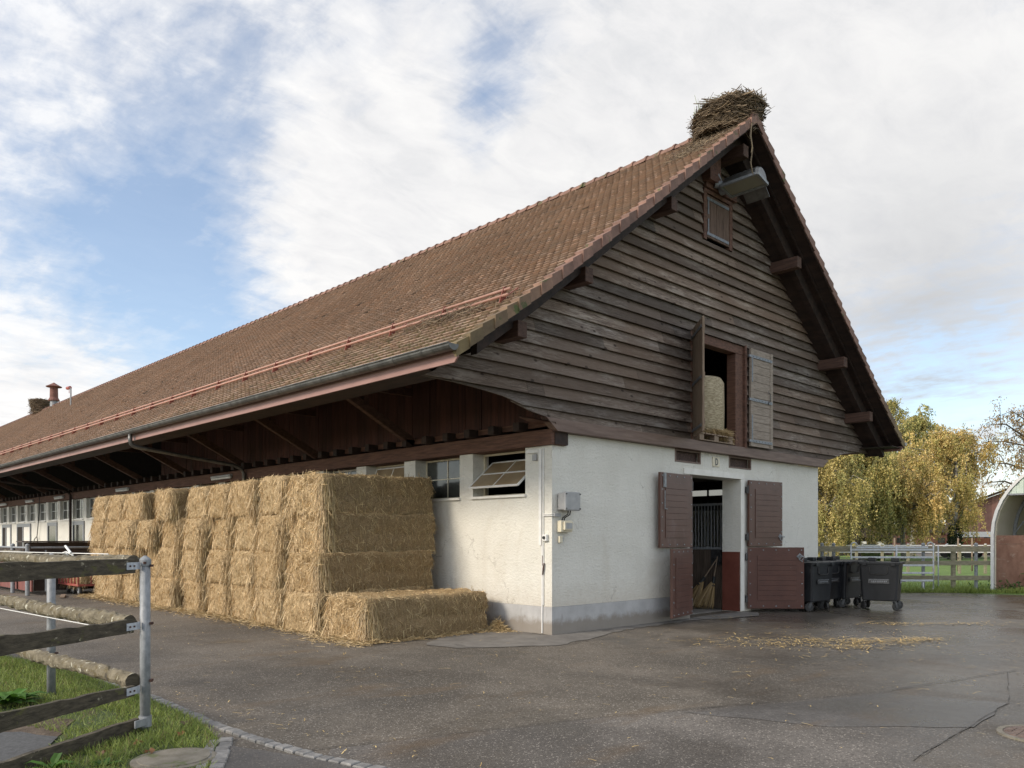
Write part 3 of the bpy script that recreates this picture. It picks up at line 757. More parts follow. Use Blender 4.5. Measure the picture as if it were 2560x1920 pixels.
def door_leaf(name, hx, side, w, z0, z1, ang, mat, handle=None, latch=None, hx_y=-.05, plain=False):
    """leaf hinged at (hx,hx_y); local x runs from hinge to free edge, local y outwards (the face we see)"""
    t = rad(ang); ax = Vector((side*math.cos(t), -math.sin(t), 0)); n = Vector((side*-math.sin(t)*-1*-1, -math.cos(t), 0))
    n = Vector((-math.sin(t)*side, -math.cos(t), 0))
    o = Vector((hx, hx_y, 0)); T = .055
    def P(x, y, z): return o + ax*x + n*y + Vector((0, 0, z))
    def bx(mb, x0, x1, y0, y1, za, zb): mb.obox(P((x0+x1)/2, (y0+y1)/2, (za+zb)/2), ax, n, (0, 0, 1), (x1-x0)/2, (y1-y0)/2, (zb-za)/2)
    m = MB(); bx(m, 0, w, 0, T, z0, z1)
    leaf = m.build(name, M[mat], barn, bevel=.006)
    # recessed plank field shown as a framed panel: planks lie proud of the sheet by a hair
    k = MB(); m0, m1 = w*.17, w*.86; h0, h1 = z0 + (z1 - z0)*.13, z1 - (z1 - z0)*.13; npl = 9 if z1 - z0 > 1.3 else 7
    hh = (h1 - h0)/npl
    for i in range(npl): bx(k, m0, m1, T + .001, T + .012, h0 + i*hh + .0022, h0 + (i+1)*hh - .0022)
    k.build('door_planks', M[mat], leaf, bevel=.003)
    studs = [(.06 + (w - .12)*i/4, z) for i in range(5) for z in (z0 + .06, z1 - .06)]
    nz = 6 if z1 - z0 > 1.3 else 5
    studs += [(x, z0 + .06 + (z1 - z0 - .12)*i/(nz - 1)) for i in range(1, nz - 1) for x in (.05, w - .05)]
    for x, z in studs:
        r = MB(); r.obox(P(x, T + .006, z), ax, n, (0, 0, 1), .012, .006, .012); r.build('door_stud', M['galv'], leaf)
    h = MB()
    for z in (z0 + .15, z1 - .28): h.obox(P(-.015, .01, z + .06), ax, n, (0, 0, 1), .035, .03, .065); h.tube([P(-.03, .035, z - .02), P(-.03, .035, z + .16)], .018, 8)
    h.build('door_hinge', M['steel'], leaf)
    if handle:
        hm = MB(); x, z = handle
        hm.obox(P(x, T + .006, z), (ax + Vector((0, 0, 1))).normalized(), n, (Vector((0, 0, 1)) - ax).normalized(), .05, .006, .05)
        hm.tube([P(x, T, z), P(x, T + .06, z), P(x + .09, T + .065, z - .005)], .012, 8)
        hm.tube([P(x + .02 + .05*math.cos(a/10*2*math.pi), T + .03, z - .03 + .06*math.sin(a/10*2*math.pi)) for a in range(11)], .008, 6)
        hm.build('door_handle', M['galv'], leaf)
    if latch:
        hm = MB(); x = latch; hm.tube([P(x, T + .02, z1 - .35), P(x, T + .02, z0 + .75)], .009, 6); hm.obox(P(x, T + .015, z1 - .15), ax, n, (0, 0, 1), .035, .015, .14)
        hm.tube([P(x, T + .02, z0 + .76), P(x - .09, T + .02, z0 + .755)], .009, 6); hm.build('shoot_bolt', M['galv'], leaf)
    return leaf
door_leaf('door_leaf', 4.09, -1, 1.20, 1.46, 2.93, 3, 'door', latch=1.07)
door_leaf('door_leaf', 4.09, -1, 1.20, .10, 1.44, 15, 'door')
door_leaf('door_leaf', 6.37, 1, 1.28, 1.46, 2.95, 6, 'door', handle=(1.18, 1.68))
door_leaf('door_leaf', 6.37, 1, 1.24, .07, 1.44, 47, 'door_dirty', handle=(1.14, 1.24))

def build_loft():
    # frame of the hay opening
    f = MB(); f.box(5.78, 6.10, -.10, .12, 3.66, 5.70); f.box(4.00, 6.10, -.10, .12, 5.702, 5.90); f.box(4.00, 4.07, -.15, .05, 3.66, 5.70)
    f.box(6.102, 6.175, -.16, -.02, 3.64, 5.92); f.box(4.0, 6.10, -.12, .45, 3.60, 3.665)
    fr = f.build('hay_door_frame', M['timber'], barn, bevel=.012)
    # left shutter swung out square to the wall, right one folded flat
    def shutter(o, ax, n, w, z0, z1, bars, mat, edge='raw_wood'):
        o = Vector(o); ax = Vector(ax).normalized(); n = Vector(n).normalized()
        def bx(mb, x0, x1, y0, y1, za, zb): mb.obox(o + ax*((x0+x1)/2) + n*((y0+y1)/2) + Vector((0, 0, (za+zb)/2)), ax, n, (0, 0, 1), (x1-x0)/2, (y1-y0)/2, (zb-za)/2)
        m = MB(); 
        if bars == 'v':
            k = 6
            for i in range(k): bx(m, w*i/k + .004, w*(i+1)/k - .004, 0, .04, z0, z1)
        else:
            bx(m, 0, .12, 0, .05, z0, z1); bx(m, w - .12, w, 0, .05, z0, z1)
            k = 12
            for i in range(k): bx(m, .12, w - .12, .004, .038, z0 + (z1-z0)*i/k + .003, z0 + (z1-z0)*(i+1)/k - .003)
        s = m.build('hay_shutter', M[mat], barn, bevel=.004)
        h = MB()
        for z in (z0 + .12, (z0 + z1)/2 - .05, z1 - .18):
            bx(h, .03, w - .05, .052, .060, z - .03, z + .03); bx(h, -.07, .03, .03, .058, z - .025, z + .025)
        if bars == 'h':
            bx(h, .03, .075, .052, .059, z1 - .75, z1 - .22); bx(h, .03, .075, .052, .059, z0 + .16, z0 + .70)
        hh = h.build('strap_hinge', M['hinge'], s)
        b = MB()
        if bars == 'h':
            for z in (z0 + .12, (z0 + z1)/2 - .05, z1 - .18):
                for i in range(7): bx(b, .10 + i*(w - .22)/6 - .008, .10 + i*(w - .22)/6 + .008, .060, .066, z - .008, z + .008)
            b.tube([o + ax*(w - .23) + n*.07 + Vector((0, 0, (z0+z1)/2 + dz)) for dz in (.22, .17)] + [o + ax*(w - .16) + n*.07 + Vector((0, 0, (z0+z1)/2 + dz)) for dz in (.15, -.02)] + [o + ax*(w - .23) + n*.07 + Vector((0, 0, (z0+z1)/2 + dz)) for dz in (-.04, -.10)], .008, 6)
            b.build('shutter_bolt', M['steel'], s)
        else:
            bx(b, w*.2, w*.9, -.03, -.001, (z0+z1)/2 - .06, (z0+z1)/2 + .05); bx(b, w*.2, w*.9, -.03, -.001, z0 + .15, z0 + .25); bx(b, w*.2, w*.9, -.03, -.001, z1 - .25, z1 - .15)
            b.build('shutter_batten', M[mat], s)
    shutter((4.06, -.17, 0), (math.cos(rad(136)), -math.sin(rad(136)), 0), (-math.sin(rad(136)), -math.cos(rad(136)), 0), 1.0, 3.70, 5.90, 'v', 'raw_wood')
    shutter((6.22, -.175, 0), (1, -.01, 0), (-.01, -1, 0), .98, 3.69, 5.87, 'h', 'grey_wood')
    # small hatch high in the gable
    h = MB(); 
    for i in range(7): h.box(4.56 + i*.125, 4.56 + (i+1)*.125 - .006, -.150 - .004*(i % 2), -.11, 7.92, 8.80)
    ha = h.build('loft_hatch', M['hatch'], barn)
    h = MB(); h.box(4.44, 4.555, -.155, -.03, 7.86, 8.83); h.box(5.44, 5.56, -.155, -.03, 7.86, 8.83); h.box(4.44, 5.56, -.16, -.03, 8.832, 8.91)
    h.build('hatch_frame', M['timber'], ha)
    h = MB()
    for z in (8.72, 7.99): h.box(4.55, 5.40, -.165, -.156, z - .03, z + .03)
    h.box(4.58, 4.62, -.165, -.156, 8.40, 8.69); h.box(4.58, 4.62, -.165, -.156, 8.02, 8.30)
    h.build('strap_hinge', M['hinge'], ha)
    # boarded hood above the hatch that carries the lamp
    h = MB(); h.box(4.46, 5.66, -.20, -.12, 8.93, 9.10); h.obox((4.62, -.22, 9.35), (1, 0, 0), (0, 1, 0), (0, 0, 1), .20, .10, .32)
    h.build('lamp_board', M['timber'], ha)
build_loft()

# ================================================================== GROUND
def sheet(name, pts, z, mat, sub=0):
    m = MB(); m.add([(x, y, z) for x, y in pts], [tuple(range(len(pts)))]); o = m.build(name, M[mat]); return struct(o)
def wobble(pts, amp=.05, step=.25, closed=True, seed=1):
    r = random.Random(seed); out = []
    n = len(pts)
    for i in range(n if closed else n - 1):
        a, b = Vector(pts[i]).to_2d(), Vector(pts[(i+1) % n]).to_2d(); L = (b - a).length; k = max(1, int(L/step))
        nn = Vector((-(b-a).y, (b-a).x)).normalized()
        for j in range(k): out.append(tuple(a + (b-a)*j/k + nn*(r.uniform(-amp, amp) if j else 0)))
    return out
def ground():
    g = MB(); R = 1500; N = 24
    g.add([(-R, -R, -.012), (R, -R, -.012), (R, R, -.012), (-R, R, -.012)], [(0, 1, 2, 3)]); struct(g.build('meadow', M['grassland']))
    yard = [(-60, -40), (16.6, -40), (16.75, -14), (16.9, -2.9), (16.3, -.5), (15.1, 1.6), (14.2, 2.6), (13.5, 12), (13, 80), (-60, 80)]
    sheet('asphalt_yard', wobble(yard[:], .03, 1.2), -.006, 'asphalt')
    # lawn at the left fence: beside the kerb
    lawn = [(-6.93, 1.0), (-6.92, -1.0), (-6.96, -1.9), (-7.02, -2.45), (-7.13, -2.95), (-7.30, -3.25), (-7.55, -3.75), (-7.85, -4.3), (-9, -4.9), (-20, -5.5), (-20, 12), (-8.6, 12), (-7.6, 6), (-7.25, 3.6)]
    sheet('lawn', wobble(lawn, .03, .3), .004, 'lawn')
    sheet('bare_soil', wobble([(-8.85, -1.1), (-8.05, -.8), (-7.75, -1.35), (-8.1, -2.0), (-8.9, -2.2), (-9.8, -1.9)], .08, .2), .010, 'soil')
    sheet('dark_paving', wobble([(-8.22, -1.55), (-8.05, -1.95), (-8.35, -2.45), (-9.6, -2.9), (-9.6, -1.2), (-8.8, -1.2)], .03, .2), .014, 'mat')
    sheet('concrete_apron', wobble([(-.9, -.95), (.2, -.75), (1.5, -.36), (3.1, -.30), (4.2, -.30), (4.2, -.005), (-.005, -.005), (-.005, 2.3), (-.7, 2.4), (-1.6, 1.1), (-2.3, .5), (-2.2, -.1)], .06, .2), .002, 'apron')
    sheet('door_sill_slab', wobble([(4.16, .02), (6.12, .02), (6.3, -.35), (5.6, -.75), (4.4, -.55), (4.16, -.3)], .03, .25), .006, 'apron')
    sheet('relaid_asphalt', wobble([(-6.6, -3.79), (-4.3, -4.55), (-1.15, -5.88), (-.8, -7.0), (-3.7, -7.1), (-5, -9.5), (-8, -9.5), (-8.4, -6)], .02, .3), -.002, 'asphalt2')
    sheet('fine_asphalt', wobble([(-3.5, -5.0), (-1.2, -5.95), (-.85, -7.0), (-2.2, -7.08), (-3.1, -6.2)], .03, .3), .001, 'asphalt3')
    sheet('path_asphalt', wobble([(-7.15, -3.12), (-6.95, -3.7), (-6.72, -4.45), (-7.4, -5.6), (-8.6, -5.2), (-7.75, -4.05), (-7.42, -3.6), (-7.27, -3.3)], .01, .2), .003, 'asphalt3')
    # tar seams
    def seam(name, pts, w, z):
        m = MB(); p = wobble(pts, .009, .16, False, 5) + [pts[-1]]
        for a, b in zip(p, p[1:]):
            a, b = Vector(a), Vector(b); d = (b-a).normalized(); n = Vector((-d.y, d.x)); ww = w*random.uniform(.4, 1.3)/2
            m.add([(*(a - n*ww), z), (*(b - n*ww), z), (*(b + n*ww), z), (*(a + n*ww), z)], [(0, 1, 2, 3)])
        struct(m.build(name, M['crack']))
    seam('tar_seam', [(-6.9, -3.68), (-4.3, -4.55), (-1.15, -5.88), (1.5, -6.5)], .011, .006)
    seam('tar_seam', [(1.3, -6.45), (-.8, -7.0), (-3.7, -7.1)], .006, .007)
    seam('tar_seam', [(-1.2, -1.2), (-.3, -.9), (.6, -1.05)], .012, .006)
    # kerb of granite setts: along the lawn and the arc
    k = MB()
    def setts(pts, w, L=.115):
        pts = [Vector(p) for p in pts]; acc = 0; i = 0; s = 0
        tot = sum((b-a).length for a, b in zip(pts, pts[1:])); n = int(tot/(L + .012))
        def at(t):
            for a, b in zip(pts, pts[1:]):
                l = (b-a).length
                if t <= l: return a + (b-a)*(t/l), (b-a).normalized()
                t -= l
            return pts[-1], (pts[-1]-pts[-2]).normalized()
        for j in range(n):
            p, d = at((j + .5)*(L + .012)); nn = Vector((-d.y, d.x)); z = random.uniform(.012, .022); c = random.uniform(.8, 1.2)
            jit = nn*random.uniform(-.008, .008); hl, hw = L/2*random.uniform(.88, 1.0), w/2*random.uniform(.9, 1.02)
            q = [p + jit - d*hl - nn*hw, p + jit + d*hl - nn*hw, p + jit + d*hl + nn*hw, p + jit - d*hl + nn*hw]
            top = [p + jit + (v - p - jit)*.86 for v in q]
            k.add([(*v, -.02) for v in q] + [(*v, z - .008) for v in q] + [(*v, z) for v in top], [(0, 1, 5, 4), (1, 2, 6, 5), (2, 3, 7, 6), (3, 0, 4, 7), (4, 5, 9, 8), (5, 6, 10, 9), (6, 7, 11, 10), (7, 4, 8, 11), (8, 9, 10, 11)], (c, c, c))
    setts([(-6.86, .6), (-6.87, -1.0), (-6.90, -1.9), (-6.93, -2.5), (-6.90, -3.2), (-6.82, -3.9), (-6.66, -4.6), (-6.5, -5.4)], .10)
    setts([(-7.06, -2.95), (-7.22, -3.22), (-7.40, -3.55), (-7.63, -3.95), (-7.95, -4.4)], .11)
    setts([(-7.16, -2.92), (-7.31, -3.17), (-7.49, -3.5), (-7.71, -3.88)], .085)
    struct(k.build('sett_kerb', M['sett'], attr=True))
    sheet('far_track', [bearing(1900, 58), bearing(2700, 52), bearing(2700, 49), bearing(1900, 54)], -.004, 'track')
    sheet('far_yard', [bearing(2300, 72), bearing(2900, 68), bearing(2900, 95), bearing(2250, 95)], -.005, 'track')
ground()

# straw on the ground, grass, fallen leaves
STRAW = lerp_cols((.24, .16, .065), (.62, .47, .25))
def litter(n, centre, sig, rot=0, z=.008, lmin=.03, lmax=.16, w=.007):
    p = RNG.normal(size=(n, 2))*np.array(sig); c, s = math.cos(rot), math.sin(rot)
    xy = np.stack([p[:, 0]*c - p[:, 1]*s + centre[0], p[:, 0]*s + p[:, 1]*c + centre[1]], axis=1)
    a = RNG.random(n)*2*math.pi; d = np.stack([np.cos(a), np.sin(a), RNG.normal(0, .06, n)], axis=1)
    return np.concatenate([xy, np.full((n, 1), z) + RNG.random((n, 1))*.012], axis=1), d, lmin + (lmax - lmin)*RNG.random(n)**2, w
def flat_blades(pos, d, l, w, colfn):
    n = len(pos); side = np.stack([-d[:, 1], d[:, 0], np.zeros(n)], axis=1); w = w*(.6 + .8*RNG.random((n, 1)))*.5
    tip = pos + d*l[:, None]; mid = (pos + tip)/2 + side*RNG.normal(0, .01, (n, 1)) + np.array([0, 0, .004])
    v = np.stack([pos - side*w, pos + side*w, mid + side*w, mid - side*w, tip + side*w, tip - side*w], axis=1).reshape(-1, 3)
    b = np.arange(n)[:, None]*6
    f = np.concatenate([b + np.array([[0, 1, 2, 3]]), b + np.array([[3, 2, 4, 5]])])
    return v, f, np.repeat(colfn(n), 6, axis=0)
def ground_straw():
    sets = [litter(400, (2.1, -3.3), (.9, .45), -.75, w=.012, lmax=.20), litter(190, (2.9, -4.0), (.40, .20), -.75, w=.013, lmax=.26), litter(170, (3.7, -4.5), (.30, .13), -.5, w=.013, lmax=.26), litter(90, (2.1, -4.2), (.25, .16), -.5, w=.012, lmax=.2), litter(120, (3.0, -4.0), (1.6, .6), -.8, lmax=.2),
            litter(130, (6.1, -3.5), (.5, .16), -.8, w=.012, lmax=.22), litter(70, (7.1, -4.4), (.5, .2), -.8, w=.012, lmax=.22), litter(160, (4.5, -2.6), (2.4, 1.0), -.5), litter(150, (-3, -3), (3.4, 2.2), -.6, lmax=.10), litter(160, (-4.5, 3), (.8, 4), 0),
            litter(160, (1, -5), (3, 1.5), -.7), litter(50, (-6.5, -2.4), (.15, 1.1), .1, lmax=.11), litter(60, (4.5, -.5), (.5, .4))]
    P = np.concatenate([s[0] for s in sets]); D = np.concatenate([s[1] for s in sets]); Lh = np.concatenate([s[2] for s in sets]); W = np.concatenate([np.full((len(s[0]), 1), s[3]) for s in sets])
    keep = (P[:, 1] < -.03) | (P[:, 0] < -.05)
    v, f, c = flat_blades(P[keep], D[keep], Lh[keep], W[keep], lerp_cols((.38, .25, .08), (.78, .58, .24)))
    o = raw('loose_straw', v, f, M['stalk'], col=c); struct(o, 'stuff', 'thin yellow straw scattered across the wet asphalt')
    # trodden straw at the foot of the stack
    n = 9000; y = RNG.uniform(1.0, 15.6, n); x = -2.78 - np.abs(RNG.normal(0, .22, n)) + .15
    edge = RNG.random(n) < .18; x = np.where(edge, RNG.uniform(-3.1, -.1, n), x); y = np.where(edge, 1.18 - np.abs(RNG.normal(0, .10, n)) - np.clip(x + .55, 0, 1)*.0 + .1, y)
    x = np.where((y < 2.6) & ~edge, x - .22, x)
    a = RNG.random(n)*2*math.pi; d = np.stack([np.cos(a), np.sin(a), np.abs(RNG.normal(0, .25, n))], axis=1); d /= np.linalg.norm(d, axis=1, keepdims=True)
    pos = np.stack([x, y, .008 + RNG.random(n)*.05*np.exp(-((x + 2.8)/.25)**2)], axis=1)
    v, f, c = blades(n, pos, d, .05 + .13*RNG.random(n), .008, STRAW)
    # little heap between the front bale and the wall
    n2 = 1500; r = np.abs(RNG.normal(0, .16, n2)); t = RNG.random(n2)*2*math.pi; px, py = -.22 + r*np.cos(t)*.8, 1.12 + r*np.sin(t); hz = np.clip(.20 - r*.75, .01, 1)
    a = RNG.random(n2)*2*math.pi; d2 = np.stack([np.cos(a), np.sin(a), RNG.normal(0, .35, n2)], axis=1); d2 /= np.linalg.norm(d2, axis=1, keepdims=True)
    v2, f2, c2 = blades(n2, np.stack([np.minimum(px, -.04), py, hz*RNG.random(n2)], axis=1), d2*np.array([.6, 1, 1]), .05 + .1*RNG.random(n2), .008, STRAW)
    o = raw('trodden_straw', np.concatenate([v, v2]), np.concatenate([f, f2 + len(v)]), M['stalk'], col=np.concatenate([c, c2])); struct(o, 'stuff', 'trodden straw spilling from the foot of the bale stack')
ground_straw()
def in_poly(x, y, poly):
    ins = np.zeros(len(x), bool); n = len(poly)
    for i in range(n):
        x1, y1 = poly[i]; x2, y2 = poly[(i+1) % n]
        c = ((y1 > y) != (y2 > y)) & (x < (x2 - x1)*(y - y1)/(y2 - y1 + 1e-12) + x1); ins ^= c
    return ins
GREEN = lerp_cols((.125, .175, .032), (.30, .36, .085))
def grass():
    lawn = [(-6.93, 1.2), (-6.93, -1.9), (-7.02, -2.45), (-7.13, -2.95), (-7.30, -3.25), (-7.55, -3.75), (-7.85, -4.3), (-9.2, -4.9), (-10.5, -3.5), (-10.5, 4), (-9, 7.5), (-7.75, 6), (-7.25, 3.6)]
    bare = [(-8.1, -1.45), (-7.98, -1.95), (-8.3, -2.52), (-9.7, -3.0), (-9.8, -.9), (-8.8, -1.0), (-8.2, -1.1)]
    n = 120000; x = RNG.uniform(-10.5, -6.9, n); y = RNG.uniform(-4.9, 6.5, n)
    k = in_poly(x, y, lawn) & ~in_poly(x, y, bare)
    patch = np.array([mnoise.noise((a*1.3, b*1.3, 0)) for a, b in zip(x, y)])
    soil = np.hypot((x + 7.75)/.35, (y + 1.25)/.5) < 1
    k &= (patch > -.42 + .5*RNG.random(n) - .3) & (~soil | (RNG.random(n) < .3)) & (np.hypot(x + 7.62, y + 3.28) > .33)
    x, y, patch = x[k], y[k], patch[k]; n = len(x)
    d = np.stack([RNG.normal(0, .55, n), RNG.normal(0, .55, n), np.ones(n)], axis=1); d /= np.linalg.norm(d, axis=1, keepdims=True)
    l = (.022 + .045*RNG.random(n))*(1 + .8*np.clip(patch, 0, 1))
    tall = (np.abs((x + 8.0) + (y + 3.0)*-1.6) < .16) & (RNG.random(n) < .4); l = np.where(tall, l*1.7, l)
    bend = np.stack([RNG.normal(0, .012, n), RNG.normal(0, .012, n), np.zeros(n)], axis=1)
    v, f, c = blades(n, np.stack([x, y, np.full(n, .003)], axis=1), d, l, .0052, GREEN, bend)
    dry = np.repeat(RNG.random(n) < .07, 4); c[dry] = np.array([.24, .19, .08])
    o = raw('lawn_grass', v, f, M['leaf'], col=c); struct(o, 'stuff', 'short green grass around the fence posts')
    # paddock edge on the right
    n = 42000; t = RNG.random(n)*26 - 14; off = np.abs(RNG.normal(0, 1, n))*np.where(RNG.random(n) < .5, .35, 3.0)
    b0 = np.array([17.0, -2.0]); dv = np.array([V[0]*.72 - .0, V[1]*1.0]); dv = np.array([-.62, .78]); nv = np.array([.78, .62])
    P = b0 + t[:, None]*dv + off[:, None]*nv
    d = np.stack([RNG.normal(0, .45, n), RNG.normal(0, .45, n), np.ones(n)], axis=1); d /= np.linalg.norm(d, axis=1, keepdims=True)
    tuft = np.array([mnoise.noise((a*.9, b*.9, 3)) for a, b in P])
    keep = (P[:, 0] > 10.3); P, d, tuft = P[keep], d[keep], tuft[keep]; n = len(P)
    v, f, c = blades(n, np.concatenate([P, np.full((n, 1), -.01)], axis=1), d, (.05 + .12*RNG.random(n))*(1 + .7*np.clip(tuft, -.5, 1)), .012, GREEN)
    o = raw('verge_grass', v, f, M['leaf'], col=c); struct(o, 'stuff', 'tufted green grass along the paddock fence')
    # a few broad-leaved weeds
    def weed(x, y, r, n, label, up=.5):
        m = MB()
        for i in range(n):
            a = random.uniform(0, 6.28); l = r*random.uniform(.6, 1.1); e = random.uniform(.25, 1.0)*up; w = l*.22
            ca, sa = math.cos(a), math.sin(a); p = lambda t, s, h: (x + ca*l*t - sa*w*s, y + sa*l*t + ca*w*s, .01 + h*l)
            g = random.uniform(.7, 1.3); c = (.07*g, .16*g, .02*g)
            m.add([p(0, 0, 0), p(.35, -.8, e*.7), p(.4, 0, e*.62), p(.35, .8, e*.7), p(.75, -.7, e), p(.8, 0, e*.92), p(.75, .7, e), p(1.05, 0, e*.75)],
                  [(0, 1, 2), (0, 2, 3), (1, 4, 5, 2), (2, 5, 6, 3), (4, 7, 5), (5, 7, 6)], c)
        return tag(m.build('weed_plant', M['leaf'], attr=True), label, 'weed', 'broad leaved weeds in the lawn')
    weed(-8.05, -.18, .34, 26, 'big leafy dock weed left of the galvanised fence post'); weed(-8.2, .45, .25, 16, 'smaller dock weed in the grass behind the big one')
    weed(-8.35, -2.95, .16, 16, 'pale dandelion weed beside the lowest mossy board')
    weed(-8.05, -3.10, .13, 12, 'small flat weed in front of the lowest mossy board', .25)
    # fallen leaves
    for i, (x, y, lab) in enumerate(((-7.33, -2.66, 'orange fallen leaf nearest the kerb on the grass'), (-7.68, -2.72, 'tan fallen leaf on the grass by the corner post'), (-7.72, -3.05, 'brown curled leaf at the rim of the mossy cover'),
                                     (-8.0, -2.85, 'yellowish fallen leaf in the grass below the lowest board'), (-7.15, -2.3, 'small rusty leaf by the sett kerb'))):
        m = MB(); a = random.uniform(0, 6); s = .045
        pts = [(s*(1 if j % 2 else .55)*math.cos(a + j*math.pi/5), s*(1 if j % 2 else .55)*math.sin(a + j*math.pi/5)) for j in range(10)]
        m.add([(x, y, .05)] + [(x + u_, y + v_, .045 + .02*math.sin(j*1.3)) for j, (u_, v_) in enumerate(pts)], [(0, j + 1, (j + 1) % 10 + 1) for j in range(10)], (.36 - .05*i, .16 - .015*i, .06))
        tag(m.build('fallen_leaf', M['leaf'], attr=True), lab, 'leaf', 'fallen leaves on the lawn')
grass()
def covers():
    m = MB(); m.lathe((-7.62, -3.28, -.02), [(.30, 0), (.30, .036), (.285, .040)], 40); m.lathe((-7.62, -3.28, .021), [(.255, 0), (.25, .006)], 40)
    tag(m.build('inspection_cover', M['mossconc']), 'round mossy concrete cover sunk in the lawn by the kerb', 'manhole cover')
    cx, cy = -2.10, -7.60
    t = thing('manhole_cover', 'round rusty iron manhole cover in the asphalt at the right', 'manhole cover', (cx, cy, 0)); base(t)
    m = MB(); m.lathe((cx, cy, -.02), [(.36, 0), (.36, .030), (.315, .030), (.315, .02)], 40); m.build('cover_rim', M['mossconc'], t)
    m = MB(); m.lathe((cx, cy, -.02), [(.31, 0), (.31, .028)], 40)
    for i in range(-4, 5):
        for j in range(-4, 5):
            if math.hypot(i, j) < 4.3: m.box(cx + i*.065 - .024, cx + i*.065 + .024, cy + j*.065 - .024, cy + j*.065 + .024, .0082, .0135)
    m.build('cover_lid', M['iron'], t)
covers()

# ================================================================== STRAW BALES
def bale_mesh(seed, L=2.5, W=1.24, H=.70, nblade=6500, rnd=.13, amp=.045):
    r = np.random.default_rng(seed); off = r.random(3)*50
    nx, ny, nz = 30, 18, 12
    V_, F_l, N_ = [], [], []
    h = np.array([L/2, W/2, H/2]); n0 = 0
    def face(ax, sgn, na, nb):
        nonlocal n0
        a, b = [i for i in range(3) if i != ax]
        A, B = np.meshgrid(np.linspace(-1, 1, na + 1), np.linspace(-1, 1, nb + 1), indexing='ij')
        p = np.zeros(A.shape + (3,)); p[..., a] = A; p[..., b] = B; p[..., ax] = sgn
        V_.append(p.reshape(-1, 3)); i, j = np.meshgrid(np.arange(na), np.arange(nb), indexing='ij')
        k = n0 + i*(nb+1) + j; q = np.stack([k, k + nb + 1, k + nb + 2, k + 1], axis=-1).reshape(-1, 4)
        if (sgn > 0) == (ax == 1): q = q[:, ::-1]
        F_l.append(q); n0 += (na+1)*(nb+1)
    face(0, -1, ny, nz); face(0, 1, ny, nz); face(1, -1, nx, nz); face(1, 1, nx, nz); face(2, 1, nx, ny); face(2, -1, nx, ny)
    p = np.concatenate(V_)*h; rx = rnd*2.0; rz = rnd*.30
    za = np.clip((np.abs(p[:, 2]) - (h[2] - rz))/rz, 0, 1); ins = rz*(1 - np.sqrt(1 - za**2))
    hx = h[:2] - rx; inn = np.clip(p[:, :2], -hx, hx); d2 = p[:, :2] - inn; ln = np.linalg.norm(d2, axis=1, keepdims=True) + 1e-9
    out = np.maximum(np.abs(d2[:, 0]), np.abs(d2[:, 1]))[:, None]                       # square ring -> round ring
    p[:, :2] = inn + d2/ln*np.maximum(np.where(ln > 1e-6, out, 0) - ins[:, None]*(out/rx > .98), 0)
    nrm = np.concatenate([d2/ln*(out/rx > .98)*np.sqrt(1 - za[:, None]**2), (np.sign(p[:, 2])*za)[:, None]], axis=1); nrm /= np.linalg.norm(nrm, axis=1, keepdims=True) + 1e-9
    # lumps, string grooves round the length, sag at the ends
    f = np.array([mnoise.noise(Vector(q*2.6 + off)) + .6*mnoise.noise(Vector(q*6.5 + off)) for q in p])
    p = p + nrm*(f*amp)[:, None]
    gro = sum(np.exp(-((p[:, 1] - g)/.035)**2) for g in (-.38, -.13, .13, .38))
    p = p - nrm*(gro*.018*(np.abs(nrm[:, 2]) + np.abs(nrm[:, 0])))[:, None]
    hb = np.exp(-((p[:, 2])/.05)**2)*.03*(np.abs(nrm[:, 1])); p = p - nrm*hb[:, None]
    p[:, 2] = np.maximum(p[:, 2], -H/2); p[:, 2] += H/2
    faces = np.concatenate(F_l)
    # stalks
    q = p[faces]; area = np.linalg.norm(np.cross(q[:, 2] - q[:, 0], q[:, 3] - q[:, 1]), axis=1)
    fn = np.cross(q[:, 2] - q[:, 0], q[:, 3] - q[:, 1]); fn /= np.linalg.norm(fn, axis=1, keepdims=True) + 1e-9
    cen = q.mean(axis=1) - np.array([0, 0, H/2]); s = np.sign((fn*cen).sum(1)); fn *= s[:, None]
    wgt = area*np.where(fn[:, 2] < -.5, 0.02, 1)*np.where(fn[:, 0] < -.3, 2.2, 1)*np.where(fn[:, 0] > .7, .25, 1)*np.where(fn[:, 1] > .7, .5, 1); wgt /= wgt.sum()
    idx = r.choice(len(faces), nblade, p=wgt); u, v = r.random((nblade, 1)), r.random((nblade, 1))
    pos = q[idx, 0]*(1-u)*(1-v) + q[idx, 1]*u*(1-v) + q[idx, 2]*u*v + q[idx, 3]*(1-u)*v; n = fn[idx]
    rv = r.normal(size=(nblade, 3)); rv[:, 2] *= np.where(np.abs(n[:, 1]) > .6, 2.2, 1.2)
    tn = rv - n*(rv*n).sum(1, keepdims=True); tn /= np.linalg.norm(tn, axis=1, keepdims=True)
    lift = np.abs(r.normal(0, .22, nblade))[:, None]; dv = tn + n*lift; dv /= np.linalg.norm(dv, axis=1, keepdims=True)
    l = .05 + .11*r.random(nblade)**1.5; bend = -n*(l*.25*r.random(nblade))[:, None] + np.array([0, 0, -1])*(l*.2)[:, None]
    # long stalks hang down the vertical edges and over the seams
    ef = np.where((np.abs(cen[:, 1]) > W*.34) & (cen[:, 0] < -L*.40))[0]; nf = nblade//10; ei = r.choice(ef, nf); pos[:nf] = q[ei].mean(axis=1); n[:nf] = fn[ei]
    dd = np.stack([r.normal(-.05, .16, nf), r.normal(0, .22, nf), -np.ones(nf)], axis=1) + n[:nf]*.22; dv[:nf] = dd/np.linalg.norm(dd, axis=1, keepdims=True); l[:nf] = .12 + .22*r.random(nf); bend[:nf] = -n[:nf]*.02
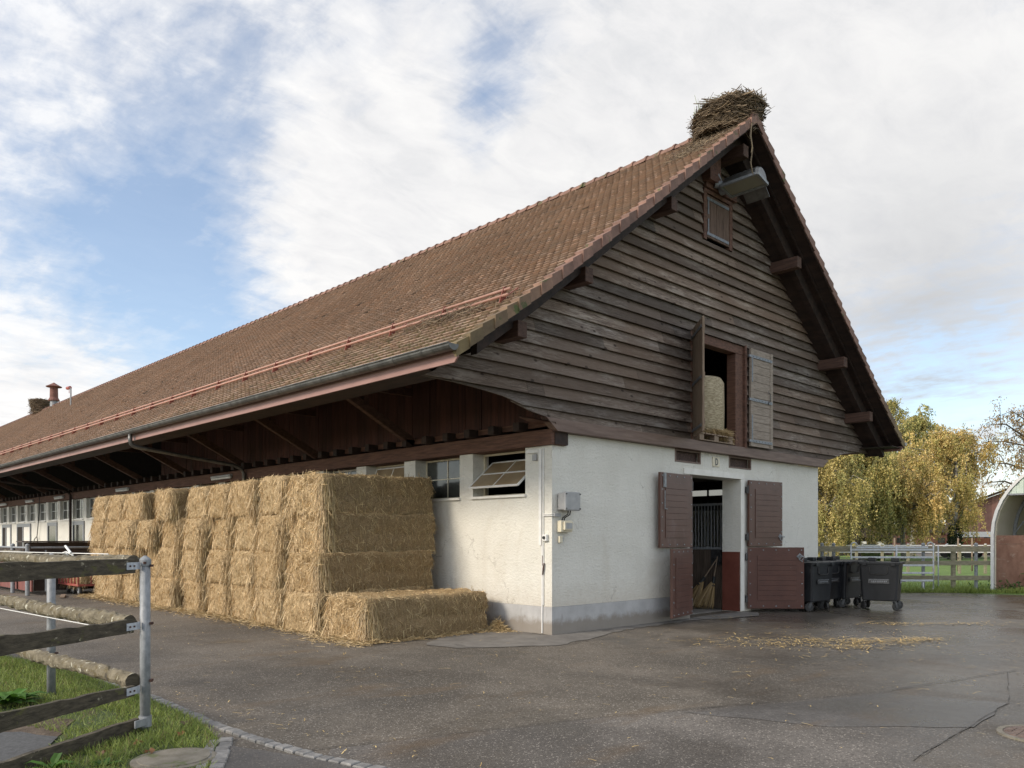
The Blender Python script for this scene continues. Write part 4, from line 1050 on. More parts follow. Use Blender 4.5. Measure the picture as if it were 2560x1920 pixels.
    bv, bf, bc = blades(nblade, pos - n*.004, dv, l, .0085, lerp_cols((.24, .16, .072), (.94, .71, .40)), bend)
    sidef = np.clip(np.abs(n[:, 1])*1.3 - .3, 0, 1)*(n[:, 0] > -.6); bc = bc*np.repeat(1 - .38*sidef, 4)[:, None]*(1 - np.repeat(sidef, 4)[:, None]*np.array([.04, .0, .08]))   # folded long sides browner than the cut ends, with shade painted into the stalks
    me = bpy.data.meshes.new('straw_bale'); vs = np.concatenate([p, bv]); fs = np.concatenate([faces, bf + len(p)])
    me.vertices.add(len(vs)); me.vertices.foreach_set('co', vs.astype(np.float32).ravel()); me.loops.add(len(fs)*4)
    me.loops.foreach_set('vertex_index', fs.astype(np.int32).ravel()); me.polygons.add(len(fs)); me.polygons.foreach_set('loop_start', np.arange(0, len(fs)*4, 4, dtype=np.int32))
    me.update(calc_edges=True); at = me.color_attributes.new('col', 'FLOAT_COLOR', 'POINT'); c4 = np.ones((len(vs), 4), np.float32); c4[len(p):, :3] = bc; c4[:len(p), :3] = (1 - .33*np.clip(np.abs(nrm[:, 1])*1.3 - .3, 0, 1))[:, None]; at.data.foreach_set('color', c4.ravel())  # bale body also darker on the long sides, shade put into the colour
    me.materials.append(M['straw_body']); me.materials.append(M['stalk'])
    mi = np.zeros(len(fs), np.int32); mi[len(faces):] = 1; me.polygons.foreach_set('material_index', mi)
    sm = np.zeros(len(fs), bool); sm[:len(faces)] = True; me.polygons.foreach_set('use_smooth', sm); me.update()
    return me
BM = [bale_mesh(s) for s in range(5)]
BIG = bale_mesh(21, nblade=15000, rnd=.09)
ORD = ['first', 'second', 'third', 'fourth', 'fifth', 'sixth', 'seventh', 'eighth', 'ninth', 'tenth']
ROW = ['bottom row', 'row above the bottom', 'row below the top', 'top row']
proto = None; prng = random.Random(4)
ys = [3.35, 4.62, 5.90, 7.16, 8.40, 9.66, 10.95, 12.30, 13.45, 14.65]
for ci, yc in enumerate(ys):
    for ri in range(4):
        if ci == 6 and ri == 3: continue                       # the gap in the top row near the far end
        if ri == 0: cdx = prng.uniform(-.09, .09)
        dx = cdx + prng.uniform(-.07, .07) + (-.10 if ri < 2 else 0)*(1 if ci < 2 else 0) + (-.16 if (ci in (6, 7) and ri == 2) else 0)
        dy = prng.uniform(-.05, .05) + (.06 - .035*(3 - ri) if ci == 0 else 0)
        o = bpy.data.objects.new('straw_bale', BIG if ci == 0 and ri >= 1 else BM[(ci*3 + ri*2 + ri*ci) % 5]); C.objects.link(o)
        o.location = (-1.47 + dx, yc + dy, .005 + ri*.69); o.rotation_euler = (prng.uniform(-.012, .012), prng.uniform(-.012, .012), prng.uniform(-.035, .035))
        wsc = (.97 if ci == 0 else .85) + prng.uniform(-.05, .04); o.scale = (1 if ci < 6 else .98, wsc if ci < 7 else .98, 1.015 + prng.uniform(-.012, .012))
        lab = f'straw bale in the {ROW[ri]}, {ORD[ci]} column from the barn corner'
        if ci == 0: lab = f'straw bale in the {ROW[ri]} whose long side faces the barn corner'
        tag(o, lab, 'straw bale', 'straw bales stacked along the long wall')
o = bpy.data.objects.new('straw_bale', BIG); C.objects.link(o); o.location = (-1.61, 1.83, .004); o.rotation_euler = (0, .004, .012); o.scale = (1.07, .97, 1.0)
tag(o, 'single straw bale lying on the ground in front of the stack', 'straw bale', 'straw bales stacked along the long wall')

# ================================================================== NESTS, TWIGS
TW = lerp_cols((.055, .038, .024), (.27, .20, .125))
def sticks(n, rmin, rmax, hfun, tilt, lmin, lmax, w, cols, c, sl=.0, seed=3):
    """bowl of sticks round the z axis at c"""
    t = RNG.random(n)*2*math.pi; hh = RNG.random(n); r = hfun(hh)*(rmin + (rmax - rmin)*np.sqrt(RNG.random(n)))
    pos = np.stack([r*np.cos(t), r*np.sin(t), hh], axis=1)
    tang = np.stack([-np.sin(t), np.cos(t), RNG.normal(0, .28, n)], axis=1); radial = np.stack([np.cos(t), np.sin(t), np.zeros(n)], axis=1)
    d = tang*np.where(RNG.random((n, 1)) < .5, 1, -1) + radial*RNG.normal(.05, .32, (n, 1)); d /= np.linalg.norm(d, axis=1, keepdims=True)
    return pos, d, lmin + (lmax - lmin)*RNG.random(n)**1.6
def stick_mesh(pos, d, l, w, cols):
    n = len(pos); side = np.cross(d, RNG.normal(size=(n, 3))); side /= np.linalg.norm(side, axis=1, keepdims=True); up = np.cross(d, side)
    a = pos - d*l[:, None]*.5; b = pos + d*l[:, None]*.5 + np.array([0, 0, -1])*(l*.10)[:, None]*RNG.random((n, 1)); m = (a + b)/2 + side*RNG.normal(0, .04, (n, 1))*l[:, None]
    vs = []
    for p, s in ((a, 1), (m, .9), (b, .45)):
        for k in range(3):
            an = k*2*math.pi/3; vs.append(p + (side*math.cos(an) + up*math.sin(an))*(w*s)[:, None])
    v = np.stack(vs, axis=1).reshape(-1, 3); bi = np.arange(n)[:, None]*9
    f = [bi + np.array([[s*3 + k, s*3 + (k+1) % 3, s*3 + 3 + (k+1) % 3, s*3 + 3 + k]]) for s in (0, 1) for k in range(3)]
    return v, np.concatenate(f), np.repeat(cols(n), 9, axis=0)
def nest(name, label, c, R, H, n, grass=True, lean=(0, 0), slope=0):
    t = base(thing(name, label, 'bird nest', c, 0))
    m = MB(); prof = [(R*.72, -.25*H), (R*.80, 0), (R*.90, .45*H), (R*.96, .85*H), (R*.80, .95*H), (R*.3, .88*H)]
    m.lathe((0, 0, 0), prof, 30)
    v = np.array(m.v); nz = np.array([mnoise.noise(Vector(p)*2.2/R) for p in v]); v[:, :2] *= (1 + .13*nz)[:, None]; v[:, 2] += .07*nz*H
    def place(v):
        v = v.copy(); v[:, 2] *= np.where(v[:, 2] > 0, 1.08 - slope*v[:, 1]/R, 1); v[:, 0] += lean[0]*v[:, 2]; v[:, 1] += lean[1]*v[:, 2]; return v + np.array(c)
    raw('nest_core', place(v), m.f, M['soil'], t, smooth=True)
    hf = lambda h: .80 + .22*h
    pos, d, l = sticks(n, R*.86, R*1.04, hf, 0, .14*R, .95*R, 0, TW, c); pos[:, 2] = pos[:, 2]*H*1.02 - .06*H
    p2, d2, l2 = sticks(n//3, R*.1, R*1.0, lambda h: 1.0 + 0*h, 0, .15*R, .8*R, 0, TW, c); p2[:, 2] = H*.93 + RNG.normal(0, .035*H, n//3)
    p3, d3, l3 = sticks(n//4, R*.7, R*1.05, hf, 0, .2*R, .8*R, 0, TW, c); p3[:, 2] = -p3[:, 2]*.33*H
    d3[:, 2] -= .3
    d3 /= np.linalg.norm(d3, axis=1, keepdims=True)
    pos = np.concatenate([pos, p2, p3]); d = np.concatenate([d, d2, d3]); l = np.concatenate([l, l2, l3])
    wild = RNG.random(len(pos)) < .035; d[wild] += np.stack([pos[wild, 0], pos[wild, 1], 0*pos[wild, 0]], axis=1)*.9/R; d /= np.linalg.norm(d, axis=1, keepdims=True)
    v, f, cc = stick_mesh(pos, d, l, .0045 + .009*RNG.random(len(pos))**2, TW)
    raw('nest_sticks', place(v), f, M['twig'], t, col=cc)
    if grass:
        k = 260; g = RNG.normal(0, .14, (k, 2)) + np.array([-R*.62, R*.30]); dv = np.stack([RNG.normal(0, .3, k), RNG.normal(0, .3, k), np.ones(k)], axis=1); dv /= np.linalg.norm(dv, axis=1, keepdims=True)
        v, f, cc = blades(k, np.concatenate([g, np.full((k, 1), H*.90)], axis=1), dv, .06 + .16*RNG.random(k), .009, GREEN)
        raw('nest_grass', place(v), f, M['leaf'], t, col=cc)
    return t
nest('stork_nest', 'big stork nest of sticks straddling the gable end of the ridge', (5.0, -.34, 10.16), .68, .36, 4200, True, (.02, -.10), .30)
nest('stork_nest', 'far stork nest on the ridge beside the vent chimney', (5.0, 52.0, 10.30), .70, .66, 1500, False)
def twig_things():
    # debris slope under the big nest
    n = 700; s = RNG.random(n); x = 4.6 - 1.0*s**1.3 + RNG.normal(0, .12, n); y = -.35 + RNG.normal(.15, .42, n)*(1 - .4*s)
    z = np.array([zr(a) for a in x]) + .055 + .04*RNG.random(n); y = np.maximum(y, YG + .05)
    d = np.stack([RNG.normal(0, .6, n), RNG.normal(0, 1, n), RNG.normal(0, .3, n)], axis=1); d[:, 2] += d[:, 0]*.77; d /= np.linalg.norm(d, axis=1, keepdims=True)
    v, f, c = stick_mesh(np.stack([x, y, z], axis=1), d, .06 + .25*RNG.random(n), np.full(n, .006), TW)
    o = raw('nest_debris', v, f, M['twig'], col=c); struct(o, 'stuff', 'twigs and earth slipped from the nest onto the tiles')
    n = 170; x = -1.72 + RNG.normal(0, .10, n); y = .65 + RNG.normal(0, .55, n); z = np.array([zr(a) for a in x]) + .07 + .09*RNG.random(n)
    d = np.stack([RNG.normal(0, .6, n), RNG.normal(0, 1, n), RNG.normal(0, .2, n)], axis=1); d[:, 2] += d[:, 0]*.72; d /= np.linalg.norm(d, axis=1, keepdims=True)
    v, f, c = stick_mesh(np.stack([x, y, z], axis=1), d, .12 + .45*RNG.random(n), np.full(n, .0055), TW)
    o = raw('twig_pile', v, f, M['twig'], col=c); tag(o, 'tangle of dry twigs caught behind the pink snow guard pipes', 'twigs')
    m = MB(); m.tube([(4.75, YG - .03, 10.0), (4.73, YG - .02, 9.75), (4.76, YG - .05, 9.5), (4.72, YG - .03, 9.2), (4.77, YG - .06, 8.95)], [.012, .022, .012, .016, .006], 5, col=(.20, .15, .095))
    m.tube([(4.73, YG - .02, 9.75), (4.66, YG - .1, 9.5), (4.62, YG - .1, 9.35)], .007, 4, col=(.22, .17, .10)); m.tube([(4.72, YG - .03, 9.2), (4.82, YG, 9.05)], .006, 4, col=(.22, .17, .10))
    tag(m.build('hanging_twig', M['twig'], attr=True), 'dry twigs dangling from the nest in front of the gable peak', 'twig')
twig_things()

# ================================================================== FITTINGS ON THE BARN
LAMPROT = 0
def fittings():
    # floodlight under the gable peak: long trough reflector on an arm
    t = base(thing('floodlight', 'large old metal floodlight hanging under the gable peak', 'floodlight', (4.75, -.3, 9.2)))
    a = Vector((.10, -1, .05)).normalized(); b = Vector((1, .10, -.12)); b = (b - a*b.dot(a)).normalized(); c = a.cross(b)
    if c.z < 0: c = -c
    rr_ = Matrix.Rotation(rad(LAMPROT), 3, a); b = rr_ @ b; c = rr_ @ c
    o = Vector((5.05, -.72, 8.98))
    m = MB(); L = .40; R = .25; ring = []
    prof = [(math.cos(math.pi*i/10), math.sin(math.pi*i/10)) for i in range(11)]
    for s in (-1, -.86, .86, 1):
        k = .86 if abs(s) == 1 else 1
        ring.append([o + a*(L*s) + b*(R*x*k) + c*(R*.95*y*k) for x, y in prof])
    vs = [p for r in ring for p in r]; fs = []
    for i in range(3):
        for j in range(10): fs.append((i*11 + j, i*11 + j + 1, (i+1)*11 + j + 1, (i+1)*11 + j))
    fs += [tuple(range(11)), tuple(33 + j for j in range(10, -1, -1))]
    m.add(vs, fs); m.build('lamp_housing', M['zinc'], t, smooth=False)
    m = MB(); m.obox(o - c*.012, a, b, c, L*.93, R*.90, .008); m.build('lamp_glass', M['lampglass'], t)
    m = MB()
    for s in (-1, 1): m.obox(o + b*(R*s) - c*.02, a, b, c, L, .022, .028); m.obox(o + a*(L*s) - c*.02, b, a, c, R, .022, .028)
    m.build('lamp_frame', M['galv'], t)
    m = MB(); fl = (b*.75 + c*.0 + a*.75).normalized(); m.obox(o + b*(R + .14) + a*.10 - c*.10, a, (b - c*.7).normalized(), (c + b*.7).normalized(), L*.62, .12, .006); m.build('glare_shield', M['zinc'], t)
    m = MB(); m.tube([o - a*.40 + c*.07, o - a*.52 + c*.07], .13, 12); m.tube([o - a*.40 + c*.05 - b*.16, o - a*.52 + c*.05 - b*.28], .075, 12); m.build('ballast_can', M['galv'], t)
    m = MB(); m.tube([(4.72, -.30, 9.22), (4.85, -.30, 9.12), tuple(o - a*.52 + c*.07)], .03, 8); m.tube([(4.52, -.20, 9.55), (4.52, -.20, 9.95)], .012, 6); m.build('lamp_arm', M['galv'], t)
    # junction boxes near the corner
    t = base(thing('junction_box', 'grey electrical box with bolted lid on the gable wall near the corner', 'electrical box', (.27, 0, 2.12)))
    m = MB(); m.box(.12, .47, -.16, -.02, 2.13, 2.42); m.build('box_body', M['grey'], t, bevel=.015)
    m = MB(); m.box(.10, .49, -.22, -.162, 2.115, 2.435); m.build('box_lid', M['grey'], t, bevel=.02)
    m = MB(); m.box(.14, .18, -.02, -.002, 2.17, 2.20); m.box(.14, .18, -.02, -.002, 2.35, 2.38); m.box(.41, .45, -.02, -.002, 2.17, 2.20)
    for x in (.12, .47):
        for z in (2.15, 2.40): m.box(x - .012, x + .012, -.232, -.221, z - .012, z + .012)
    m.build('box_bolt', M['steel'], t)
    m = MB(); m.tube([(.28, -.12, 2.13), (.28, -.11, 2.06), (.22, -.05, 2.0), (.22, -.03, 1.95)], .010, 6); m.tube([(.34, -.12, 2.13), (.33, -.11, 2.05), (.27, -.05, 2.0), (.27, -.03, 1.95)], .010, 6); m.build('cable', M['black'], t)
    t = base(thing('wall_socket', 'cream socket box with a flip lid below the grey electrical box', 'socket', (.27, 0, 1.75)))
    m = MB(); m.box(.12, .41, -.10, -.002, 1.75, 1.95); m.build('socket_body', M['cream'], t, bevel=.012)
    m = MB(); m.box(.17, .39, -.14, -.101, 1.785, 1.93); m.build('socket_lid', M['cream'], t, bevel=.01)
    m = MB(); m.box(.20, .36, -.146, -.1405, 1.81, 1.905); m.build('lid_window', M['grey'], t)
    t = base(thing('light_switch', 'small yellowed switch below the cream socket box', 'switch', (.2, 0, 1.57)))
    m = MB(); m.box(.14, .22, -.05, -.002, 1.57, 1.68); m.build('switch_body', M['cream'], t, bevel=.008); m = MB(); m.box(.225, .265, -.03, -.002, 1.59, 1.66); m.build('switch_plate', M['grey'], t, bevel=.005)
    # trunking and conduits at the corner on the long wall
    t = base(thing('cable_trunking', 'white cable trunking running down the long wall at the corner', 'cable trunking', (0, .2, .5)))
    m = MB(); m.box(-.030, -.002, .23, .29, 1.52, 3.18); m.box(-.030, -.002, .295, .60, 3.12, 3.18); m.build('trunking', M['white'], t, bevel=.004)
    m = MB(); m.tube([(-.016, .19, 3.19), (-.016, .19, .5)], .011, 8); m.tube([(-.018, .215, 1.52), (-.018, .215, .02)], .013, 8)
    m.tube([(-.02, .18, 2.055), (-.02, -.02, 2.055), (.03, -.02, 2.055), (.12, -.02, 2.055)], .010, 6); m.tube([(-.02, .18, 2.03), (-.02, -.025, 2.03), (.03, -.025, 2.03), (.12, -.022, 2.03)], .010, 6)
    m.build('conduit', M['white'], t)
    m = MB(); m.box(.02, .17, -.05, -.033, 2.015, 2.07); m.build('clip_plate', M['grey'], t)
    m = MB(); m.box(-.05, -.005, .34, .43, 2.985, 3.10); m.build('trunking_box', M['grey'], t, bevel=.01)
    t = base(thing('rotary_switch', 'small square switch with a black knob on the corner trunking', 'switch', (0, .1, 1.62)))
    m = MB(); m.box(-.065, -.002, .075, .175, 1.60, 1.71); m.build('switch_box', M['white'], t, bevel=.008); m = MB(); m.lathe((-.085, .125, 1.655), [(.026, 0), (.030, .018)], 12, 'x'); m.build('switch_knob', M['black'], t)
    m = MB(); m.tube([(-.02, .165, 1.22), (-.035, .17, 1.15), (-.03, .19, 1.02)], .012, 6); m.tube([(-.02, .20, 1.35), (-.02, .20, 1.18)], .012, 6); tag(m.build('hose_tap', M['rust']), 'small rusty tap hook on the conduit at the barn corner', 'tap')
    # letter sign
    t = base(thing('letter_sign', 'small cream plate with the dark letter D above the barn door', 'sign', (5.13, 0, 3.17)))
    m = MB(); m.box(4.995, 5.275, -.022, -.002, 3.175, 3.385); m.build('sign_plate', M['cream'], t, bevel=.012)
    m = MB(); x0, x1, z0, z1 = 5.085, 5.195, 3.205, 3.355; w = .026; N = 12
    ou = [(x0, z0), (x0 + .045, z0)]; out = []; inn = []
    rz_, rx = (z1 - z0)/2, (x1 - x0 - .045)
    for i in range(N + 1):
        a = -math.pi/2 + math.pi*i/N
        out.append((x0 + .045 + rx*math.cos(a), (z0+z1)/2 + rz_*math.sin(a))); inn.append((x0 + .045 + (rx - w)*math.cos(a), (z0+z1)/2 + (rz_ - w)*math.sin(a)))
    O = [(x0, z0)] + out + [(x0, z1)]; I = [(x0 + w, z0 + w)] + inn + [(x0 + w, z1 - w)]; n = len(O)
    vs = [(x, -.0265, z) for x, z in O + I]; m.add(vs, [(i, (i+1) % n, n + (i+1) % n, n + i) for i in range(n)]); m.build('letter', M['steel'], t)
    # tube lamps and cable under the eave on the long wall
    for y, lab in ((12.6, 'tube lamp under the eave nearest the downpipe above the stack'), (20.6, 'tube lamp under the eave above the far end of the stack'), (28.3, 'tube lamp under the eave just left of the far downpipe'), (33.0, 'tube lamp under the eave left of the hanging cable'), (38.0, 'tube lamp under the eave at the left picture edge')):
        t = base(thing('tube_lamp', lab, 'lamp', (-.1, y, 3.4), 0, 'tube lamps under the eave')); m = MB(); m.box(-.17, -.076, y - .62, y + .62, 3.35, 3.41); m.build('lamp_base', M['grey'], t, bevel=.01)
        m = MB(); m.tube([(-.13, y - .6, 3.325), (-.13, y + .6, 3.325)], .03, 10); m.build('lamp_tube', M['white'], t)
    m = MB(); y = 31.2; m.tube([(-.14, y, 3.5), (-.12, y + .1, 3.0), (-.10, y + .45, 2.2), (-.10, y + .62, 1.72), (-.12, y + .9, 1.62), (-.12, y + 1.25, 1.35), (-.10, y + 1.2, .9)], .018, 6); m.tube([(-.10, y + .62, 1.72), (-.1, y + .5, 1.45), (-.1, y + .75, 1.0)], .018, 6)
    tag(m.build('hanging_cable', M['black']), 'black cable hanging down the long wall with a loop', 'cable')
    # device on a mast through the roof
    x, y = 3.15, 38.6; t = base(thing('roof_mast', 'small mast with a red device standing on the roof', 'mast', (x, y, zr(x))))
    m = MB(); m.tube([(x, y, zr(x) - .02), (x, y, zr(x) + .95), (x, y + .25, zr(x) + 1.0)], .04, 8); m.build('mast_pole', M['galv'], t)
    m = MB(); m.tube([(x, y + .12, zr(x) + 1.0), (x - .02, y + .55, zr(x) + 1.02)], .09, 12); m.tube([(x, y + .3, zr(x) + .92), (x, y + .3, zr(x) + .72)], .015, 6); m.build('mast_device', M['red_metal'], t)
    # round bale on its pallet at the hay door
    c = (5.36, .63); t = base(thing('round_bale', 'net wrapped round straw bale standing in the hay door', 'straw bale', (c[0], c[1], 3.83)))
    m = MB(); m.lathe((c[0], c[1], 3.90), [(.56, 0), (.60, .06), (.61, .55), (.60, 1.15), (.54, 1.25), (.3, 1.27)], 36); o = m.build('bale_wrap', M['roundbale'], t, smooth=True)
    n = 4200; a = RNG.random(n)*2*math.pi; r = .50 + .20*RNG.random(n); pos = np.stack([c[0] + r*np.cos(a), c[1] + r*np.sin(a), 3.79 + .22*RNG.random(n)], axis=1)
    d = np.stack([np.cos(a) + RNG.normal(0, .5, n), np.sin(a) + RNG.normal(0, .5, n), RNG.normal(-.25, .35, n)], axis=1); d /= np.linalg.norm(d, axis=1, keepdims=True)
    v, f, cc = blades(n, pos, d, .08 + .16*RNG.random(n), .012, STRAW, np.array([0, 0, -.06])); raw('loose_stalks', v, f, M['stalk'], t, col=cc)
    t = base(thing('pallet', 'wooden pallet under the round bale sticking out of the hay door', 'pallet', (4.9, .5, 3.67)))
    m = MB()
    for i in range(6): m.box(4.22 + i*.22, 4.40 + i*.22, -.20, 1.0, 3.80, 3.825)
    m.build('pallet_deck', M['raw_wood'], t)
    for i in range(3):
        for y in (-.18, .35, .86): m = MB(); m.box(4.24 + i*.56, 4.40 + i*.56, y, y + .14, 3.69, 3.799); m.build('pallet_block', M['raw_wood'], t)
    m = MB()
    for y in (-.19, .34, .85): m.box(4.22, 5.54, y, y + .16, 3.668, 3.688)
    m.build('pallet_runner', M['raw_wood'], t)
fittings()

# ================================================================== INSIDE THE DOOR
def inside():
    t = base(thing('stall_partition', 'stable stall front of dark boards with a grille of steel bars inside the door', 'stall', (6.5, 2, 0)))
    x = 6.42; m = MB(); y = .46
    while y < 7.5:
        m.box(x, x + .05, y, y + .215, .02, 1.38); y += .22
    m.build('stall_boards', M['stall'], t); m = MB()
    m.box(x - .01, x + .06, .46, 7.6, 1.385, 1.44); m.box(x - .01, x + .06, .46, 7.6, 2.41, 2.46); m.build('stall_rail', M['galv'], t)
    m = MB(); y = .5
    while y < 7.5: m.tube([(x + .025, y, 1.44), (x + .025, y, 2.41)], .011, 6, False); y += .085
    m.build('stall_bars', M['galv'], t, smooth=True)
    m = MB(); m.box(x - .03, x - .002, .62, .90, 1.02, 1.375); m.build('stall_plate', M['steel'], t)
    for k, (bx_, by, lab, lean, rr) in enumerate(((6.20, .66, 'birch broom leaning inside the door, the one nearer the jamb', .10, .20), (6.14, .92, 'birch broom leaning behind the other broom inside the door', .19, .17))):
        t = base(thing('besom_broom', lab, 'broom', (bx_, by, .02), 0, 'birch brooms inside the door'))
        m = MB(); top = Vector((6.38, by + .06 - .25*k, 1.22 - .05*k)); foot = Vector((bx_ + .08, by + .10, .66)); m.tube([top, foot], .016, 8); m.build('broom_handle', M['raw_wood'], t)
        m = MB(); d = (foot - top).normalized(); m.tube([foot - d*.10, foot + d*.06], [.035, .05], 10); m.tube([foot + d*.1, foot + d*.13], .06, 10); m.build('broom_binding', M['black'], t)
        n = 330; a = RNG.random(n)*2*math.pi; q = np.sqrt(RNG.random(n)); st = np.array(foot) + np.stack([.035*q*np.cos(a), .035*q*np.sin(a), np.zeros(n)], axis=1)
        en = np.stack([bx_ - .10 + rr*q*np.cos(a), by + .34 + rr*1.7*q*np.sin(a), .02 + .05*RNG.random(n)], axis=1)
        dv = en - st; l = np.linalg.norm(dv, axis=1); v, f, cc = blades(n, st, dv/l[:, None], l*(.8 + .25*RNG.random(n)), .009, lerp_cols((.16, .10, .04), (.38, .26, .11)))
        v[:, 2] = np.maximum(v[:, 2], .016); v[:, 0] = np.minimum(v[:, 0], 6.40); raw('broom_twigs', v, f, M['stalk'], t, col=cc)
inside()

# ================================================================== WHEELED BINS
def rrect(hx, hy, r, z, n=4):
    pts = []
    for cx, cy, a0 in ((hx - r, hy - r, 0), (-hx + r, hy - r, 90), (-hx + r, -hy + r, 180), (hx - r, -hy + r, 270)):
        for i in range(n + 1):
            a = rad(a0 + 90*i/n); pts.append((cx + r*math.cos(a), cy + r*math.sin(a), z))
    return pts
def loft(mb, rings, cap0=True, cap1=True):
    n = len(rings[0]); vs = [p for r in rings for p in r]; fs = []
    for i in range(len(rings) - 1):
        for t in range(n): u = (t+1) % n; fs.append((i*n + t, i*n + u, (i+1)*n + u, (i+1)*n + t))
    if cap0: fs.append(tuple(range(n - 1, -1, -1)))
    if cap1: fs.append(tuple((len(rings) - 1)*n + t for t in range(n)))
    mb.add(vs, fs)
def make_bin():
    t = thing('wheeled_bin', 'bin', 'waste bin', (0, 0, 0))
    HX, HY = .37, .43                                         # front face looks along -x
    m = MB(); loft(m, [rrect(HX - .075, HY - .075, .04, .215), rrect(HX - .06, HY - .06, .05, .235), rrect(HX - .012, HY - .012, .05, 1.02), rrect(HX - .012, HY - .012, .05, 1.05)], True, False)
    m.build('bin_body', M['plastic'], t, smooth=False)
    m = MB(); loft(m, [rrect(HX - .02, HY - .02, .05, 1.045), rrect(HX + .022, HY + .022, .06, 1.05), rrect(HX + .025, HY + .025, .06, 1.10), rrect(HX - .02, HY - .02, .05, 1.105), rrect(HX - .03, HY - .03, .05, 1.06)], False, False)
    m.build('bin_rim', M['plastic'], t)
    m = MB(); loft(m, [rrect(HX - .032, HY - .032, .05, 1.075), rrect(HX - .04, HY - .04, .05, 1.088), rrect(HX - .12, HY - .12, .05, 1.098)], False, True); m.build('bin_lid', M['plastic'], t, smooth=False)
    for y in (-.25, .25):
        m = MB(); m.box(HX - .10, HX + .06, y - .085, y + .085, 1.106, 1.185); m.build('lid_hinge', M['plastic'], t, bevel=.008)
    for y in (-.3, .3):
        m = MB(); m.box(-HX - .05, -HX - .018, y - .05, y + .05, 1.02, 1.09); m.build('lift_lug', M['plastic'], t, bevel=.006)
    m = MB(); m.tube([(-HX + .005, -.19, .985), (-HX - .0, -.19, .86), (-HX + .002, -.14, .825), (-HX + .002, .14, .825), (-HX, .19, .86), (-HX + .005, .19, .985)], .012, 6, False); m.build('grip_recess', M['rubber'], t)
    m = MB(); m.obox((-HX + .010, .0, .665), (0, 1, 0), (.06, 0, 1), (1, 0, -.06), .22, .05, .006); pl = m.build('label_plate', M['steel'], t)
    m = MB()
    for dz in (-.042, .042): m.obox((-HX + .004 - dz*.06, .0, .665 + dz), (0, 1, 0), (0, 0, 1), (1, 0, 0), .21, .004, .003)
    for i in range(9): m.obox((-HX + .004, -.16 + .038*i, .665), (0, 1, 0), (0, 0, 1), (1, 0, 0), .011, .012, .002)
    m.build('plate_lettering', M['hinge'], pl)
    for y in (-HY + .02, HY - .02):
        s = -1 if y < 0 else 1
        m = MB(); m.tube([(0.0, y, .66), (0.0, y + .12*s, .66)], .013, 8); m.obox((0, y + .005*s, .66), (1, 0, 0), (0, 0, 1), (0, 1, 0), .09, .045, .006); m.build('lift_pin', M['galv'], t)
    for sx in (-1, 1):
        for sy in (-1, 1):
            x, y = sx*.26, sy*.31; a = random.uniform(-.8, .8); d = Vector((math.cos(a), math.sin(a), 0)); n = Vector((-d.y, d.x, 0)); ax = Vector((x, y, 0)) + d*.05
            m = MB(); m.box(x - .05, x + .05, y - .05, y + .05, .208, .216)
            for k in (-1, 1): m.obox(ax - d*.02 + n*(.032*k) + Vector((0, 0, .14)), (d*.35 + Vector((0, 0, -1))), n, d, .075, .004, .028)
            fk = m.build('caster', M['steel'], t)
            w = MB(); prof = [(-.024, .06), (-.024, .085), (-.016, .096), (.016, .096), (.024, .085), (.024, .06)]; N = 18; vs = []
            for h, r in prof:
                for q in range(N): an = q*2*math.pi/N; vs.append(ax + n*h + (d*math.cos(an) + Vector((0, 0, 1))*math.sin(an))*r + Vector((0, 0, .097)))
            fs = [(i*N + q, i*N + (q+1) % N, (i+1)*N + (q+1) % N, (i+1)*N + q) for i in range(5) for q in range(N)] + [tuple(range(N)), tuple(5*N + q for q in range(N))]
            w.add(vs, fs); w.build('wheel', M['rubber'], fk)
    return t
b0 = make_bin()
BINS = [(9.08, -1.93, 13, 'black wheeled bin standing apart from the others at the right end'), (7.74, -.84, 82, 'black wheeled bin directly behind the low open door leaf'),
        (8.50, -.74, 86, 'second black wheeled bin from the door leaf, half hidden by its neighbours'), (9.25, -.90, 86, 'third black wheeled bin from the door leaf in the row at the wall'),
        (10.12, -.62, 88, 'rearmost black wheeled bin, only its rim showing above the others')]
for i, (x, y, a, lab) in enumerate(BINS):
    o = b0 if i == 0 else dup(b0); o.location = (x, y, 0); o.rotation_euler = (0, 0, rad(a)); o['label'] = lab; o['group'] = 'black wheeled bins by the barn wall'

